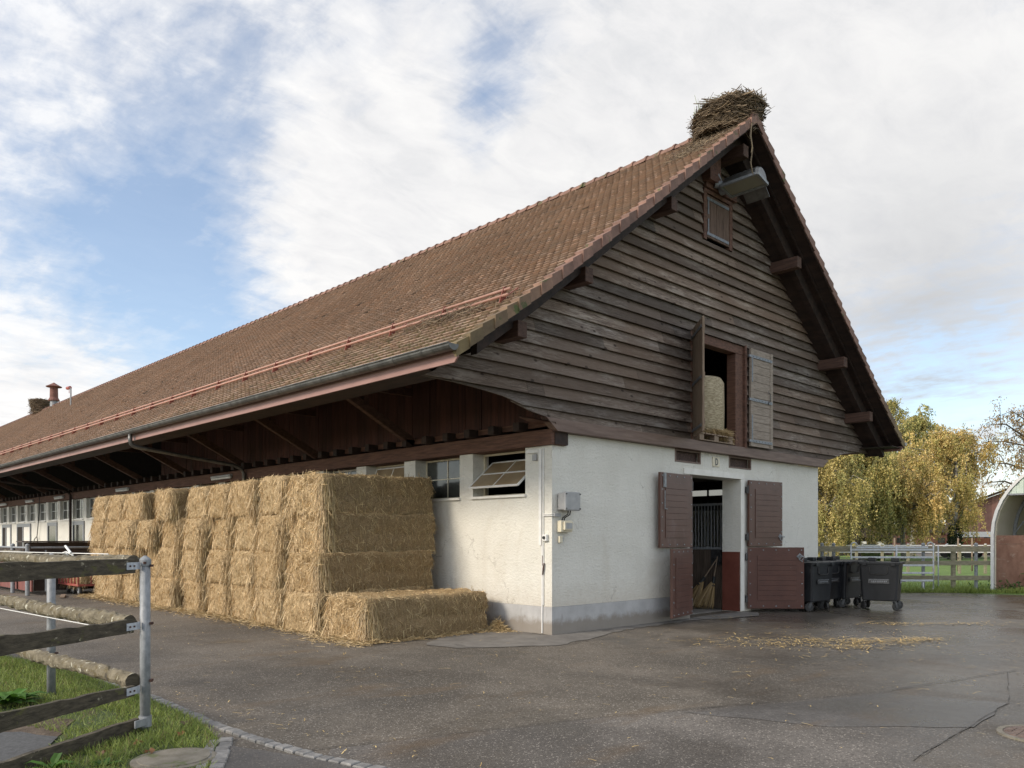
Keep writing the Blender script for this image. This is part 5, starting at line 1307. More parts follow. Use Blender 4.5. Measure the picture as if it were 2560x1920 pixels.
# ================================================================== LEFT FENCES
def near_fence():
    P0 = (-7.456, -2.229); P1 = (-7.576, .112); P2 = (-7.70, 2.45); Q = (-9.53, -3.45)
    def post(t, x, y, h=1.50):
        m = MB(); m.tube([(x, y, -.05), (x, y, h - .06)], .042, 20); o = m.build('post', M['galv'], t, smooth=True)
        m = MB(); m.lathe((x, y, h - .085), [(.048, 0), (.048, .05), (.042, .060), (.010, .085)], 20); m.build('post_cap', M['galv'], o)
        for z in (1.415, .925, .44):
            m = MB(); m.obox((x + .032, y - .036, z), (1, 0, 0), (0, 1, 0), (0, 0, 1), .010, .022, .010); m.build('bolt', M['rust'], o)
            m = MB(); m.obox((x + .046, y - .014, z), (1, 0, 0), (0, 1, 0), (0, 0, 1), .016, .009, .009); m.build('bolt', M['rust'], o)
        m = MB(); m.obox((x - .02, y - .042, h - .06), (1, 0, 0), (0, 1, 0), (0, 0, 1), .010, .014, .010); m.build('bolt', M['rust'], o)
        return o
    t = base(thing('log_rail_fence', 'round log rails with lichen on galvanised posts running away along the lawn', 'fence', (*P1, 0)))
    post(t, *P0); post(t, *P1, 1.49); post(t, *P2, 1.49); post(t, -7.82, 4.8, 1.49)
    off = np.array([-.092, -.02])
    for z0, z1, r in ((1.425, 1.435, .068), (.925, .925, .070), (.435, .435, .068)):
        A = np.array(P0) + off + np.array([-.012, .035]); B = np.array([-7.82, 4.8]) + off; pts = []; rs = []
        for i in range(150):
            s = i/149; p = A + (B - A)*s; pts.append((p[0] + .012*math.sin(s*9 + z0*5), p[1], z0 + (z1 - z0)*s + .012*math.sin(s*13 + z0))); rs.append(r*(.93 + .12*mnoise.noise((s*22, z0*9, 0))))
        m = MB(); m.tube(pts, rs, 16); o = m.build('log_rail', [M['log'], M['board_old']], t, smooth=False); o.data.polygons[len(o.data.polygons) - 2].material_index = 1; o.data.polygons[len(o.data.polygons) - 1].material_index = 1  # log ends take the dark board colour to stand for their shade
        v = o.data.vertices
        for p in v:
            q = p.co; k = mnoise.noise((q.x*28, q.y*11, q.z*28))*.016 + mnoise.noise((q.x*9, q.y*4, q.z*9))*.010 + mnoise.noise((q.x*60, q.y*34, q.z*60))*.007; q.z += k; q.x += k*.6
    # electric tape on the logs, insulated gate handle
    m = MB()
    for z, d in ((1.512, 0), (.872, .0)): m.tube([(P0[0] - .20 - d, P0[1] + .30, z), (P1[0] - .185, P1[1], z - .01), (P2[0] - .185, P2[1], z - .015), (-8.0, 4.8, z - .015)], .0045, 5)
    m.build('fence_wire', M['white'], t)
    m = MB(); c = Vector((-7.86, -1.62, 1.50)); m.tube([c + Vector((0, -.06 + .0, .0)), c + Vector((-.04, .0, .03)), c + Vector((-.05, .06, .02)), c + Vector((0, .10, 0))], .007, 6); m.tube([c + Vector((-.02, -.06, .02)), c + Vector((-.03, .06, .08))], .010, 8); m.build('gate_handle', M['white'], t)
    # board fence turning towards the camera
    t = base(thing('board_fence', 'dark mossy plank fence coming towards the viewer from the corner post', 'fence', (*P0, 0)))
    A = np.array([-7.585, -2.245]); B = np.array(Q); D = (B - A)/np.linalg.norm(B - A); nrm = np.array([-D[1], D[0]]);
    if nrm[1] > 0: nrm = -nrm
    for (za0, za1, zb0, zb1, r0) in ((1.355, 1.479, 1.345, 1.480, .0), (.862, .966, .84, 1.00, .02), (.333, .423, .325, .485, .01)):
        m = MB(); N = 26; L = np.linalg.norm(B - A)
        for side in (0, 1): pass
        vs = []
        for i in range(N + 1):
            s = i/N; p = A + D*(L*s + r0); e0 = za0 + (zb0 - za0)*s + .010*mnoise.noise((s*7, za0*9, 1)); e1 = za1 + (zb1 - za1)*s + (.022 if za0 < 1 else .006)*mnoise.noise((s*9, za0*5, 4)) + (.006*mnoise.noise((s*40, za0, 7)))
            for (o_, z) in ((0, e0), (0, e1), (.035, e1 - .002), (.035, e0)): vs.append((p[0] + nrm[0]*(o_ + .02), p[1] + nrm[1]*(o_ + .02), z))
        fs = [(i*4 + k, i*4 + (k+1) % 4, i*4 + 4 + (k+1) % 4, i*4 + 4 + k) for i in range(N) for k in range(4)] + [(0, 1, 2, 3), tuple(N*4 + k for k in (3, 2, 1, 0))]
        m.add(vs, fs); m.build('plank', M['board_old'], t)
        zc = (za0 + za1)/2; m = MB(); p = A + D*.05 + nrm*.060; m.obox((p[0], p[1], zc), (*D, .0), (0, 0, 1), (*nrm, 0), .060, .030, .003); q = A - D*.05 + nrm*.03; m.beam((*(A - D*.008 + nrm*.060), zc), (P0[0] + .0 - .05, P0[1] - .02, zc), .006, .06)
        bk = m.build('rail_bracket', M['plate'], t); m = MB()
        for e in (-.024, .024): p2 = A + D*(.05 + e) + nrm*.066; m.obox((p2[0], p2[1], zc), (*D, 0), (0, 0, 1), (*nrm, 0), .007, .007, .004)
        m.build('screw', M['rust'], bk)
    m = MB(); N = 20; vs = []
    L = np.linalg.norm(B - A) + .05
    for i in range(N + 1):
        p = A + D*(L*i/N - .08); zt = .125 + .012*mnoise.noise((i*.6, 3, 3)) - .02*i/N
        for o_, z in ((-.02, -.02), (-.02, zt), (.03, zt), (.03, -.02)): vs.append((p[0] + nrm[0]*o_, p[1] + nrm[1]*o_, z))
    m.add(vs, [(i*4 + k, i*4 + (k+1) % 4, i*4 + 4 + (k+1) % 4, i*4 + 4 + k) for i in range(N) for k in range(4)] + [(0, 1, 2, 3), tuple(N*4 + k for k in (3, 2, 1, 0))]); m.build('ground_board', M['board_old'], t)
    m = MB(); m.obox((P0[0] - .05, P0[1] - .075, .10), (*D, 0), (0, 0, 1), (*nrm, 0), .09, .03, .006); m.lathe((P0[0], P0[1], .05), [(.052, 0), (.052, .09)], 18); m.build('post_shoe', M['galv'], t)
    m = MB(); m.tube([(*Q, -.05), (*Q, 1.5)], .042, 16); m.build('post', M['galv'], t, smooth=True)
near_fence()
def paddock_left():
    t = base(thing('stable_pen', 'dark red stable pen panels with galvanised pipe posts before the far wall', 'pen', (-3.8, 18, 0)))
    m = MB(); m.box(-3.80, -3.76, 17.0, 18.5, .10, 1.05); m.box(-3.80, -3.76, 18.7, 31, .10, 1.05); m.build('pen_panel', M['penred'], t)
    m = MB(); m.box(-3.5, -.30, 17.95, 18.0, .06, 1.28); m.build('pen_panel', M['penbrown_and_shade'], t)  # side panel turned from the sun, its shade put into the darker colour
    m = MB(); m.box(-3.75, -.30, 18.01, 18.05, .9, 1.52); m.box(-3.9, -.25, 17.6, 18.3, 1.525, 1.56); m.build('pen_ledge', M['penbrown_and_shade'], t)
    m = MB(); m.box(-3.7, -3.66, 18.3, 31, .06, 1.35); m.build('pen_back', M['penbrown_and_shade'], t)
    for y, x in ((16.9, -3.92), (18.6, -3.92), (20.9, -3.92), (23.2, -3.92), (25.5, -3.92)):
        m = MB(); m.tube([(x, y, 0), (x, y, 1.44)], .06, 14); m.lathe((x, y, 1.44), [(.066, 0), (.05, .03), (.01, .05)], 14); m.build('pen_post', M['galv'], t, smooth=False)
    m = MB(); m.tube([(-3.92, 16.98, 1.37), (-3.92, 31, 1.37)], .03, 10); m.tube([(-3.84, 16.9, 1.37), (-.3, 17.0, 1.37)], .03, 10); m.tube([(-3.45, 16.9, 1.30), (-3.45, 16.9, .1)], .025, 8); m.build('pen_rail', M['galv'], t)
    # red cart with bales
    t = base(thing('hay_cart', 'red slatted cart on small wheels half hidden behind the stack', 'cart', (-2.2, 16.6, 0)))
    m = MB(); m.box(-2.95, -.9, 15.65, 17.6, .27, .33); m.build('cart_bed', M['red_metal'], t)
    m = MB()
    for i in range(7): y = 15.67 + i*.31; m.box(-2.96, -2.92, y - .02, y + .02, .332, 1.05)
    for i in range(6): x = -2.6 + i*.32; m.box(x - .02, x + .02, 15.64, 15.67, .332, 1.05)
    m.box(-2.96, -2.92, 15.63, 17.6, 1.051, 1.09); m.build('cart_rails', M['red_metal'], t)
    for x, y in ((-2.85, 15.85), (-2.75, 16.75), (-2.7, 17.45), (-1.2, 15.85), (-1.2, 17.45)):
        m = MB(); m.lathe((x, y, .135), [(.09, -.035), (.130, -.03), (.135, 0), (.130, .03), (.09, .035)], 18, 'x'); w = m.build('wheel', M['rubber'], t); m = MB(); m.lathe((x, y, .135), [(.075, -.04), (.075, .04)], 12, 'x'); m.build('wheel_hub', M['galv'], w)
        m = MB()
        for k in (-1, 1): m.beam((x + .05*k, y, .135), (x + .04*k, y + .04, .268), .05, .008)
        m.build('wheel_fork', M['steel'], t)
    for i, (x, y, z) in enumerate(((-1.9, 16.15, .335), (-1.9, 17.12, .335))):
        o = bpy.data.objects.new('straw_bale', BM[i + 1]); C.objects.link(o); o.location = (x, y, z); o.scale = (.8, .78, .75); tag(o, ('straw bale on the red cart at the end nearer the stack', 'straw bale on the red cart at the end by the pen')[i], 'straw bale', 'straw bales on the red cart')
    m = MB(); m.obox((-3.35, 15.6, .025), (.3, 1, 0), (1, -.3, 0), (0, 0, 1), .6, .06, .018); tag(m.build('loose_plank', M['raw_wood']), 'pale plank lying on the asphalt beside the red cart', 'plank')
paddock_left()

# ================================================================== RIGHT SIDE
def right_side():
    RD = Vector((V[0]*0 + U[0]*0, 0, 0))
    e = lambda px, F=24.87: Vector((*bearing(px, F), 0))
    ax = (e(2300) - e(2200)).normalized()                      # the fence line
    up = Vector((0, 0, 1)); nb = up.cross(ax).normalized()
    # galvanised panel gate
    p0, p1 = e(2125), e(2336); t = base(thing('metal_gate', 'galvanised pipe panel gate with looped corners behind the bins', 'gate', tuple((p0 + p1)/2)))
    L = (p1 - p0).length; P = lambda s, z, o=0: p0 + ax*s + nb*o + up*z
    m = MB()
    for s, k in ((.03, 1), (L - .03, -1)):
        m.tube([P(s, .06), P(s, 1.43)], .022, 10); m.tube([P(s - .15*k, .16), P(s - .15*k, 1.42)], .020, 10) if k < 0 else None
        m.tube([P(s, 1.42), P(s + .02*k, 1.48), P(s + .09*k, 1.515), P(s + .16*k, 1.49), P(s + .19*k, 1.42)], .022, 10)
    s = L - .03; m.tube([P(s, .10), P(s - .03, .03), P(s - .12, .0), P(s - .25, .02), P(s - .32, .10), P(s - .32, .28)], .022, 10)
    m.tube([P(L*.55, .3), P(L*.55, 1.40)], .03, 10)
    m.build('gate_frame', M['galv_pale'], t, smooth=True)
    for z in (1.285, 1.05, .80, .565, .33):
        m = MB(); m.obox(P(L/2, z), ax, up, nb, L/2 - .03, .030, .018); m.build('gate_rail', M['galv_pale'], t, bevel=.008)
    m = MB(); m.obox(P(L/2, 1.36), ax, up, nb, L/2 - .2, .028, .02); m.build('gate_rail', M['galv_pale'], t, bevel=.008)
    # pale plank fence behind it
    t = base(thing('paddock_fence', 'pale wooden three rail paddock fence with wooden and metal posts', 'fence', tuple(e(2260, 25.3))))
    q0, q1 = e(1960, 25.3), e(2482, 25.3); L = (q1 - q0).length; P = lambda s, z, o=0: q0 + ax*s + nb*o + up*z
    for z, h in ((1.30, .085), (.86, .07), (.40, .075)):
        for a, b in ((0, L*.52), (L*.522, L)):
            m = MB(); m.obox(P((a+b)/2, z + random.uniform(-.01, .01)), ax + up*random.uniform(-.004, .004), up, nb, (b-a)/2, h, .022); m.build('rail', M['pale_wood'], t, bevel=.006)
    for px, kind in ((2055, 'g'), (2084, 'g'), (2308, 'g'), (2383, 'w'), (2440, 'g')):
        c = e(px, 25.38); m = MB()
        if kind == 'g': m.tube([c, c + up*1.44], .052, 14); m.lathe((c.x, c.y, 1.42), [(.056, 0), (.056, .05), (.02, .08)], 14); m.build('metal_post', M['galv'], t, smooth=False)
        else: m.obox(c + up*.62, ax, nb, up, .058, .05, .64); m.build('wood_post', M['pale_wood'], t, bevel=.01)
    # second, farther field fences
    for F, px0, px1, z, lab, mat in ((37, 1980, 2560, 1.22, 'thin wire and stake fence in the middle of the meadow', 'pale_wood'), (54, 1980, 2560, 1.15, 'far white rail fence along the track', 'white')):
        t = base(thing('field_fence', lab, 'fence', tuple(e(2300, F)))); a, b = e(px0, F), e(px1, F); m = MB()
        for zz in (z, z*.6): m.obox((a + b)/2 + up*zz, ax, up, nb, (b-a).length/2, .035 if mat == 'white' else .018, .02)
        m.build('rail', M[mat if mat == 'white' else 'steel'], t); n = 9
        for i in range(n): c = a + (b-a)*((i + .5)/n); m = MB(); m.obox(c + up*(z/2 + .06), ax, nb, up, .05, .05, z/2 + .06); m.build('stake', M[mat], t)
    # round-arched shelter
    c0 = Vector((18.46, -1.72, 0)); d = Vector((0, -1, 0)); bk = Vector((1, 0, 0)); R = 2.45; zc = 1.75; DEP = 9.0
    t = base(thing('tunnel_shelter', 'round arched shelter with cream lining and brown plywood front panel', 'shelter', tuple(c0 + d*R)))
    arc = lambda k, r, N=20: (c0 + d*(R - r*math.cos(math.pi*k/N)) + up*(zc + r*.98*math.sin(math.pi*k/N)))
    def shell(r0, r1, s0, s1, name, mat, k0=0, k1=20, leg=True):
        m = MB(); pts0, pts1 = [], []
        for r, lst in ((r0, pts0), (r1, pts1)):
            if leg: lst.append(c0 + d*(R - r) + up*.0)
            lst += [arc(k, r) for k in range(k0, k1 + 1)]
            if leg: lst.append(c0 + d*(R + r) + up*.0)
        n = len(pts0); vs = [p + bk*s for s in (s0, s1) for p in pts0] + [p + bk*s for s in (s0, s1) for p in pts1]; fs = []
        for i in range(n - 1): fs += [(i, i+1, n+i+1, n+i), (2*n+i, 2*n+i+1, 3*n+i+1, 3*n+i), (i, i+1, 2*n+i+1, 2*n+i), (n+i, n+i+1, 3*n+i+1, 3*n+i)]
        m.add(vs, fs); return m.build(name, M[mat], t)
    shell(R - .02, R + .02, .06, DEP, 'cover_sheet', 'tunnel_out'); shell(R - .075, R - .04, .08, DEP, 'lining_sheet', 'tunnel_in')
    shell(R - .04, R + .045, -.06, .055, 'front_hoop', 'white')
    for s in (1.9, 3.9, 5.9): shell(R - .17, R - .08, s, s + .08, 'hoop', 'galv')
    m = MB(); m.obox(c0 + d*(R - .0) + bk*(DEP - .02) + up*1.6, d, bk, up, R - .1, .02, 1.6); m.build('end_wall', M['tunnel_in'], t)
    m = MB(); m.obox(c0 + d*(R + .04) + bk*.10 + up*.76, d, bk, up, R - .04, .025, .70); m.obox(c0 + d*(R + .04) + bk*.10 + up*1.60, d, bk, up, R - .04, .025, .132); m.build('plywood_panel', M['ply'], t)
    m = MB(); ks = 14; pts = []
    zt = 3.02; k_ = math.asin((zt - zc)/((R - .06)*.98)); xs = [(-1 + 2*i/40)*math.cos(k_)*(R - .06) for i in range(41)]
    for i in range(40):
        xa, xb = xs[i], xs[i+1]; h = lambda x: zc + .98*math.sqrt(max((R - .06)**2 - x*x, 0)); y = -.0 if i % 2 else .03
        p = lambda x, z, y=y: c0 + d*(R + x) + bk*(y - .02) + up*z
        m.add([p(xa, zt), p(xb, zt), p(xb, h(xb)), p(xa, h(xa))], [(0, 1, 2, 3)]); m.add([p(xb, zt, 0), p(xb, zt, .03), p(xb, h(xb), .03), p(xb, h(xb), 0)], [(0, 1, 2, 3)])
    m.build('gable_sheet', M['tunnel_out'], t); m = MB(); m.obox(c0 + d*R + bk*(-.03) + up*(zt - .02), d, bk, up, math.cos(k_)*(R - .05), .02, .025)
    m.beam(c0 + d*.08 + bk*.15 + up*2.25, c0 + d*.08 + bk*1.9 + up*2.25, .03, .03); m.beam(c0 + d*.10 + bk*1.9 + up*1.75, c0 + d*1.3 + bk*2.0 + up*3.6, .04, .04); m.build('brace', M['galv'], t)
    # small bramble at its foot
    n = 260; P_ = np.array([*(c0 + d*1.35 + bk*(-.14)), .55])[[0, 1, 3]] + RNG.normal(size=(n, 3))*np.array([.05, .20, .16]); dv = RNG.normal(size=(n, 3)) + np.array([-.6, 0, .3]); dv /= np.linalg.norm(dv, axis=1, keepdims=True)
    n2 = 500; P2 = np.array([c0.x - .14, c0.y - 1.9, .12]) + RNG.normal(size=(n2, 3))*np.array([.09, .9, .10]); d2 = RNG.normal(size=(n2, 3)) + np.array([0, 0, .6]); d2 /= np.linalg.norm(d2, axis=1, keepdims=True)
    v, f, c = blades(n + n2, np.concatenate([P_, P2]), np.concatenate([dv, d2]), .05 + .09*RNG.random(n + n2), .05, lerp_cols((.03, .07, .012), (.08, .15, .03)))
    t = thing('bramble', 'green bramble growing at the foot of the brown plywood panel', 'shrub', tuple(c0 + d*1.35)); base(t); struct(raw('foliage', v, f, M['leaf'], t, col=c), 'stuff')
    # red boarded barn far behind
    A, B = Vector((*bearing(2390, 79), 0)), Vector((*bearing(2760, 74), 0)); ax2 = (B - A).normalized(); n2 = up.cross(ax2).normalized(); W = (B - A).length
    t = base(thing('red_barn', 'pinkish red boarded barn with white band far behind the birch', 'barn', tuple((A + B)/2)))
    P = lambda s, z, o=0: A + ax2*s + n2*o + up*z
    m = MB(); hz = lambda s: 4.45 + min(s, W - s)*.40; i = 0; s = 0
    while s < W - .01:
        s2 = min(s + .30, W); c = random.uniform(.85, 1.15)
        if s < W/2 < s2: s2 = W/2
        m.add([P(s + .02, 2.25), P(s2, 2.25), P(s2, hz(s2)), P(s + .02, hz(s))], [(0, 1, 2, 3)], (c, c, c)); s = s2
    m.build('cladding', M['pinkboard'], t, attr=True)
    m = MB(); m.prism([(0, 2.0), (W, 2.0), (W, hz(W)), (W/2, hz(W/2)), (0, hz(0))], .03, 14, 'xz'); v = [P(x, z, o) for x, o, z in m.v]; m.v = [tuple(p) for p in v]; m.build('wall', M['ply'], t)
    m = MB()
    for s0, s1 in ((-.9, W/2), (W/2, W + .9)):
        q = [P(s0, hz(max(min(s0, W), 0)) + (.40*min(s0, 0) if s0 < 0 else (.40*min(W - s0, 0))) + .05), P(s1, hz(max(min(s1, W), 0)) + (.40*min(s1, 0) if s1 < 0 else (.40*min(W - s1, 0))) + .05)]
        m.add([q[0] - n2*.9, q[1] - n2*.9, q[1] + n2*14, q[0] + n2*14] + [p + up*.22 for p in (q[0] - n2*.9, q[1] - n2*.9, q[1] + n2*14, q[0] + n2*14)], [(0, 1, 2, 3), (4, 5, 6, 7), (0, 1, 5, 4), (1, 2, 6, 5), (2, 3, 7, 6), (3, 0, 4, 7)])
    m.build('roof', M['soffit'], t)
    m = MB(); m.obox(P(W/2, 2.0, -.05), ax2, up, n2, W/2, .26, .06); m.build('white_band', M['white'], t)
    m = MB(); m.obox(P(W/2, .85, .1), ax2, up, n2, W/2, .88, .05); m.build('lower_wall', M['dark'], t)
    for s in (.2, 2.2, 4.6, 7.5): m = MB(); m.obox(P(s, .85, -.0), ax2, up, n2, .18, .88, .08); m.build('pier', M['pinkboard'], t, attr=True)
    for s in (3.1, 4.0, 6.0): m = MB(); m.obox(P(s, 1.45, .03), ax2, up, n2, .42, .22, .03); m.build('window', M['glass'], t)
    # orange trailer and white car
    c = Vector((*bearing(2452, 66), 0)); t = base(thing('orange_trailer', 'orange brown box trailer parked before the red barn', 'trailer', tuple(c)))
    m = MB(); m.obox(c + up*1.05, ax2, n2, up, 1.75, .9, .58); m.build('trailer_box', M['orange'], t, bevel=.03)
    m = MB()
    for s in (-1.7, -.6, .6, 1.7): m.obox(c + ax2*s - n2*.92 + up*1.05, ax2, n2, up, .04, .02, .60)
    m.obox(c - n2*.92 + up*1.05, ax2, n2, up, 1.72, .02, .03); m.build('box_ribs', M['bracket'], t)
    for s in (-1.0, .9): m = MB(); m.tube([c + ax2*s - n2*.95 + up*.36, c + ax2*s - n2*.72 + up*.36], .36, 18); m.build('wheel', M['rubber'], t)
    c = Vector((*bearing(2402, 68), 0)); t = base(thing('parked_car', 'small white car parked beside the orange trailer, half hidden by the birch trunk', 'car', tuple(c)))
    prof = [(-1.9, .35), (-1.92, .75), (-1.3, .92), (-.75, 1.38), (.9, 1.42), (1.6, .95), (1.9, .85), (1.92, .35)]
    m = MB(); m.prism(prof, -.8, .8, 'xz'); m.v = [tuple(c + ax2*x + n2*y + up*z) for x, y, z in m.v]; m.build('body', M['carwhite'], t, bevel=.06)
    m = MB(); m.prism([(-1.12, .96), (-.70, 1.32), (.85, 1.35), (1.35, .98)], -.81, .81, 'xz'); m.v = [tuple(c + ax2*x + n2*y + up*z) for x, y, z in m.v]; m.build('windows', M['glass'], t)
    for s in (-1.2, 1.2):
        for o in (-.82, .62): m = MB(); m.tube([c + ax2*s + n2*o + up*.32, c + ax2*s + n2*(o + .2) + up*.32], .32, 16); m.build('wheel', M['rubber'], t)
    # hedge and sheds that close the far side
    for k, (px, F, w, h, mat, lab) in enumerate(((2110, 78, 7, 1.7, 'dark', 'low dark shed far behind the weeping trees'), (2300, 96, 12, 2.3, 'pinkboard', 'low reddish building far behind the birch'))):
        c = Vector((*bearing(px, F), 0)); t = base(thing('far_shed', lab, 'shed', tuple(c))); m = MB(); m.obox(c + up*h/2, ax, nb, up, w/2, 2.5, h/2); m.build('wall', M[mat], t, attr=True)
        m = MB(); m.add([c + ax*sx*(w/2 + .3) + nb*sy*2.8*abs(sy) + up*(h + (.9 if sy == 0 else 0)) for sx in (-1, 1) for sy in (-1, 0, 1)], [(0, 1, 4, 3), (1, 2, 5, 4)]); m.build('roof', M['tile'] if False else M['soffit'], t)
        for s in (-.3, .1, .35): m = MB(); m.obox(c + ax*w*s - nb*2.52 + up*(h*.6), ax, nb, up, .4, .03, .3); m.build('window', M['white'] if k == 0 else M['glass'], t)
    c = Vector((*bearing(2172, 60), 0)); t = base(thing('green_tarp_load', 'green tarpaulin covered load standing on the far track', 'tarp', tuple(c)))
    m = MB(); m.lathe((c.x, c.y, 0), [(1.1, 0), (1.15, .6), (.8, 1.05), (.3, 1.2)], 14); o = m.build('tarp', M['tarp'] if 'tarp' in M else M['lawn'], t, smooth=True); m = MB(); m.tube([c + ax*-1.2 + up*.6 - nb*.3, c + up*1.2 - nb*.3, c + ax*1.2 + up*.6 - nb*.3], .02, 5); m.build('rope', M['white'], t)
right_side()

# ================================================================== TREES
def tree(name, label, px, F, height, spread, base_h, nclust, strands, dens, leafcols, seed, trunk_r=.22, bark='birchbark', lean=(0, 0), tops=(), droop=1.0, ivy=False, skew=0, leaf=.10, group='autumn trees beyond the paddock'):
    r = np.random.default_rng(seed); c0 = Vector((*bearing(px, F), 0)); t = base(thing(name, label, 'tree', tuple(c0), 0, group))
    m = MB(); tips = []
    # trunk
    n = 9; tp = []; rs = []
    for i in range(n):
        s = i/(n-1); tp.append(c0 + Vector((lean[0]*s**1.5*height + .12*math.sin(s*7 + seed), lean[1]*s**1.5*height + .12*math.cos(s*6 + seed), height*.96*s))); rs.append(trunk_r*(1 - s)**.8 + .02)
    m.tube(tp, rs, 10)
    right = Vector((U[0], U[1], 0)) ; right = Vector((bearing(px + 100, F)[0] - c0.x, bearing(px + 100, F)[1] - c0.y, 0)).normalized(); fwd = Vector((-right.y, right.x, 0))
    def trunk_at(z):
        s = min(max(z/(height*.96), 0), 1)*(n-1); i = min(int(s), n-2); return tp[i].lerp(tp[i+1], s - i)
    # limbs carry the leaf clusters
    for k in range(nclust):
        s = (k + r.random())/nclust; z0 = base_h + (height*.93 - base_h)*s**.9
        a = r.random()*2*math.pi; prof = math.sin(min(1, (1 - s)*1.08 + .06)*math.pi*.5)**.8*(.55 + .45*min(1, s*4 + .35))
        R = spread*prof*(.55 + .55*r.random()); dirv = right*math.cos(a) + fwd*math.sin(a) + right*skew
        p0 = trunk_at(z0); rise = R*(.45 + .35*r.random()); p3 = p0 + dirv*R + Vector((0, 0, rise*.75)); p1 = p0 + dirv*R*.35 + Vector((0, 0, rise*.45)); p2 = p0 + dirv*R*.72 + Vector((0, 0, rise*.78))
        q = [p0, p1 + Vector(r.normal(0, .10, 3)), p2 + Vector(r.normal(0, .15, 3)), p3]
        w = trunk_r*(.42*(1 - s) + .10); m.tube(q, [w, w*.7, w*.4, .012], 6)
        for j in range(4):
            b0 = q[1].lerp(q[3], .15 + .28*j*.9); b1 = b0 + Vector(r.normal(0, .32, 3))*R*.4 + Vector((0, 0, .12*R)); m.tube([b0, b0.lerp(b1, .5) + Vector((0, 0, .05*R)), b1], [w*.22 + .006, w*.14 + .005, .005], 4, False); tips.append((b1, s)); tips.append((b0.lerp(b1, .5), s))
        tips.append((p3, s))
    for (dx, z, k) in tops:
        p0 = trunk_at(z*.6); p1 = trunk_at(z) + right*dx + Vector((0, 0, 0)); p1.z = z; m.tube([p0, p0.lerp(p1, .5) + right*dx*.15, p1], [.07, .045, .012], 6)
        for j in range(k): tips.append((p0.lerp(p1, .45 + .55*r.random()) + Vector(r.normal(0, .35, 3)), .8))
    m.build('trunk', M[bark], t, smooth=True)
    # hanging strands of leaves
    P, D, Ls, Cc, T = [], [], [], [], []
    tw = MB()
    ctone = {}
    for (tip, s) in tips:
        tone = .72 + .55*r.random(); mixv = r.random()
        for j in range(strands):
            st = np.array(tip) + r.normal(0, .26, 3)*np.array([1, 1, .7])*spread*.20; ln = droop*(.35 + 1.2*r.random()**1.5)*(.6 + .5*(1 - s)); k = max(3, int(ln*dens)); hd = r.normal(0, .30, 2)
            u = r.random(k)**.85; pos = st + np.stack([hd[0]*u + .06*r.normal(size=k), hd[1]*u + .06*r.normal(size=k), .12*np.sin(u*2.2) - ln*u**1.25 + .03*r.normal(size=k)], axis=1)
            P.append(pos); dd = np.stack([r.normal(0, .5, k), r.normal(0, .5, k), -1 + r.normal(0, .5, k)], axis=1); D.append(dd/np.linalg.norm(dd, axis=1, keepdims=True)); Cc.append(np.full(k, mixv)); T.append(np.full(k, tone))
            if j % 3 == 0: tw.tube([tuple(st), tuple(st + np.array([hd[0]*.5, hd[1]*.5, .08 - ln*.42])), tuple(st + np.array([hd[0], hd[1], .1 - ln]))], [.008, .006, .003], 3, False)
    tw.build('twigs', M['bark'], t)
    P, D = np.concatenate(P), np.concatenate(D); mv, tn = np.concatenate(Cc), np.concatenate(T); k = len(P)
    keep = P[:, 2] > .35 ; P, D, mv, tn = P[keep], D[keep], mv[keep], tn[keep]; k = len(P)
    ca, cb, cc_ = (np.array(x) for x in leafcols)
    q = np.clip(mv + r.normal(0, .25, k), 0, 1)[:, None]; col = np.where(q < .5, ca + (cb - ca)*q*2, cb + (cc_ - cb)*(q*2 - 1))*(tn*(.75 + .5*r.random(k)))[:, None]
    side = np.cross(D, r.normal(size=(k, 3))); side /= np.linalg.norm(side, axis=1, keepdims=True); l = (leaf*(.7 + .6*r.random(k)))[:, None]
    v = np.stack([P, P + D*l*.5 + side*l*.34, P + D*l, P + D*l*.5 - side*l*.34], axis=1).reshape(-1, 3); f = np.arange(4*k).reshape(k, 4)
    raw('crown', v, f, M['leaf'], t, col=np.repeat(col, 4, axis=0))
    if ivy:
        k = 1500; a = r.random(k)*2*math.pi; z = r.random(k)*2.6; pp = np.stack([c0.x + (trunk_r + .16)*np.cos(a), c0.y + (trunk_r + .16)*np.sin(a), z], axis=1) + r.normal(0, .05, (k, 3)); d = r.normal(size=(k, 3)); d /= np.linalg.norm(d, axis=1, keepdims=True)
        v, f, c = blades(k, pp, d, np.full(k, .12), .10, lerp_cols((.012, .03, .008), (.04, .075, .02))); raw('ivy', v, f, M['leaf'], t, col=c)
    return t
GOLD = ((.33, .295, .09), (.56, .43, .15), (.62, .44, .17)); YG_ = ((.18, .20, .065), (.36, .33, .105), (.52, .41, .145)); OLV = ((.10, .12, .028), (.20, .20, .05), (.34, .28, .07))
tree('birch_tree', 'golden weeping birch with an ivy covered trunk in front of the red barn', 2388, 62, 10.1, 4.6, 2.3, 40, 7, 22, GOLD, 5, .27, tops=((-.8, 10.3, 14), (1.3, 9.0, 12)), droop=1.25, ivy=True, skew=-.42, leaf=.13)
tree('birch_tree', 'weeping birch left of the golden one, its branches sweeping low', 2255, 60, 8.2, 4.0, 2.0, 34, 7, 20, GOLD, 9, .20, droop=1.7, leaf=.13)
tree('birch_tree', 'tall yellow green birch whose top shows just right of the eave', 2285, 72, 13.2, 4.2, 3.0, 36, 6, 20, YG_, 12, .25, tops=((.6, 13.6, 16),), droop=1.3, leaf=.14)
tree('birch_tree', 'tall birch hidden behind the roof corner with its top over the eave', 2215, 80, 16.2, 4.5, 4.0, 36, 6, 18, YG_, 15, .25, droop=1.3, leaf=.15)
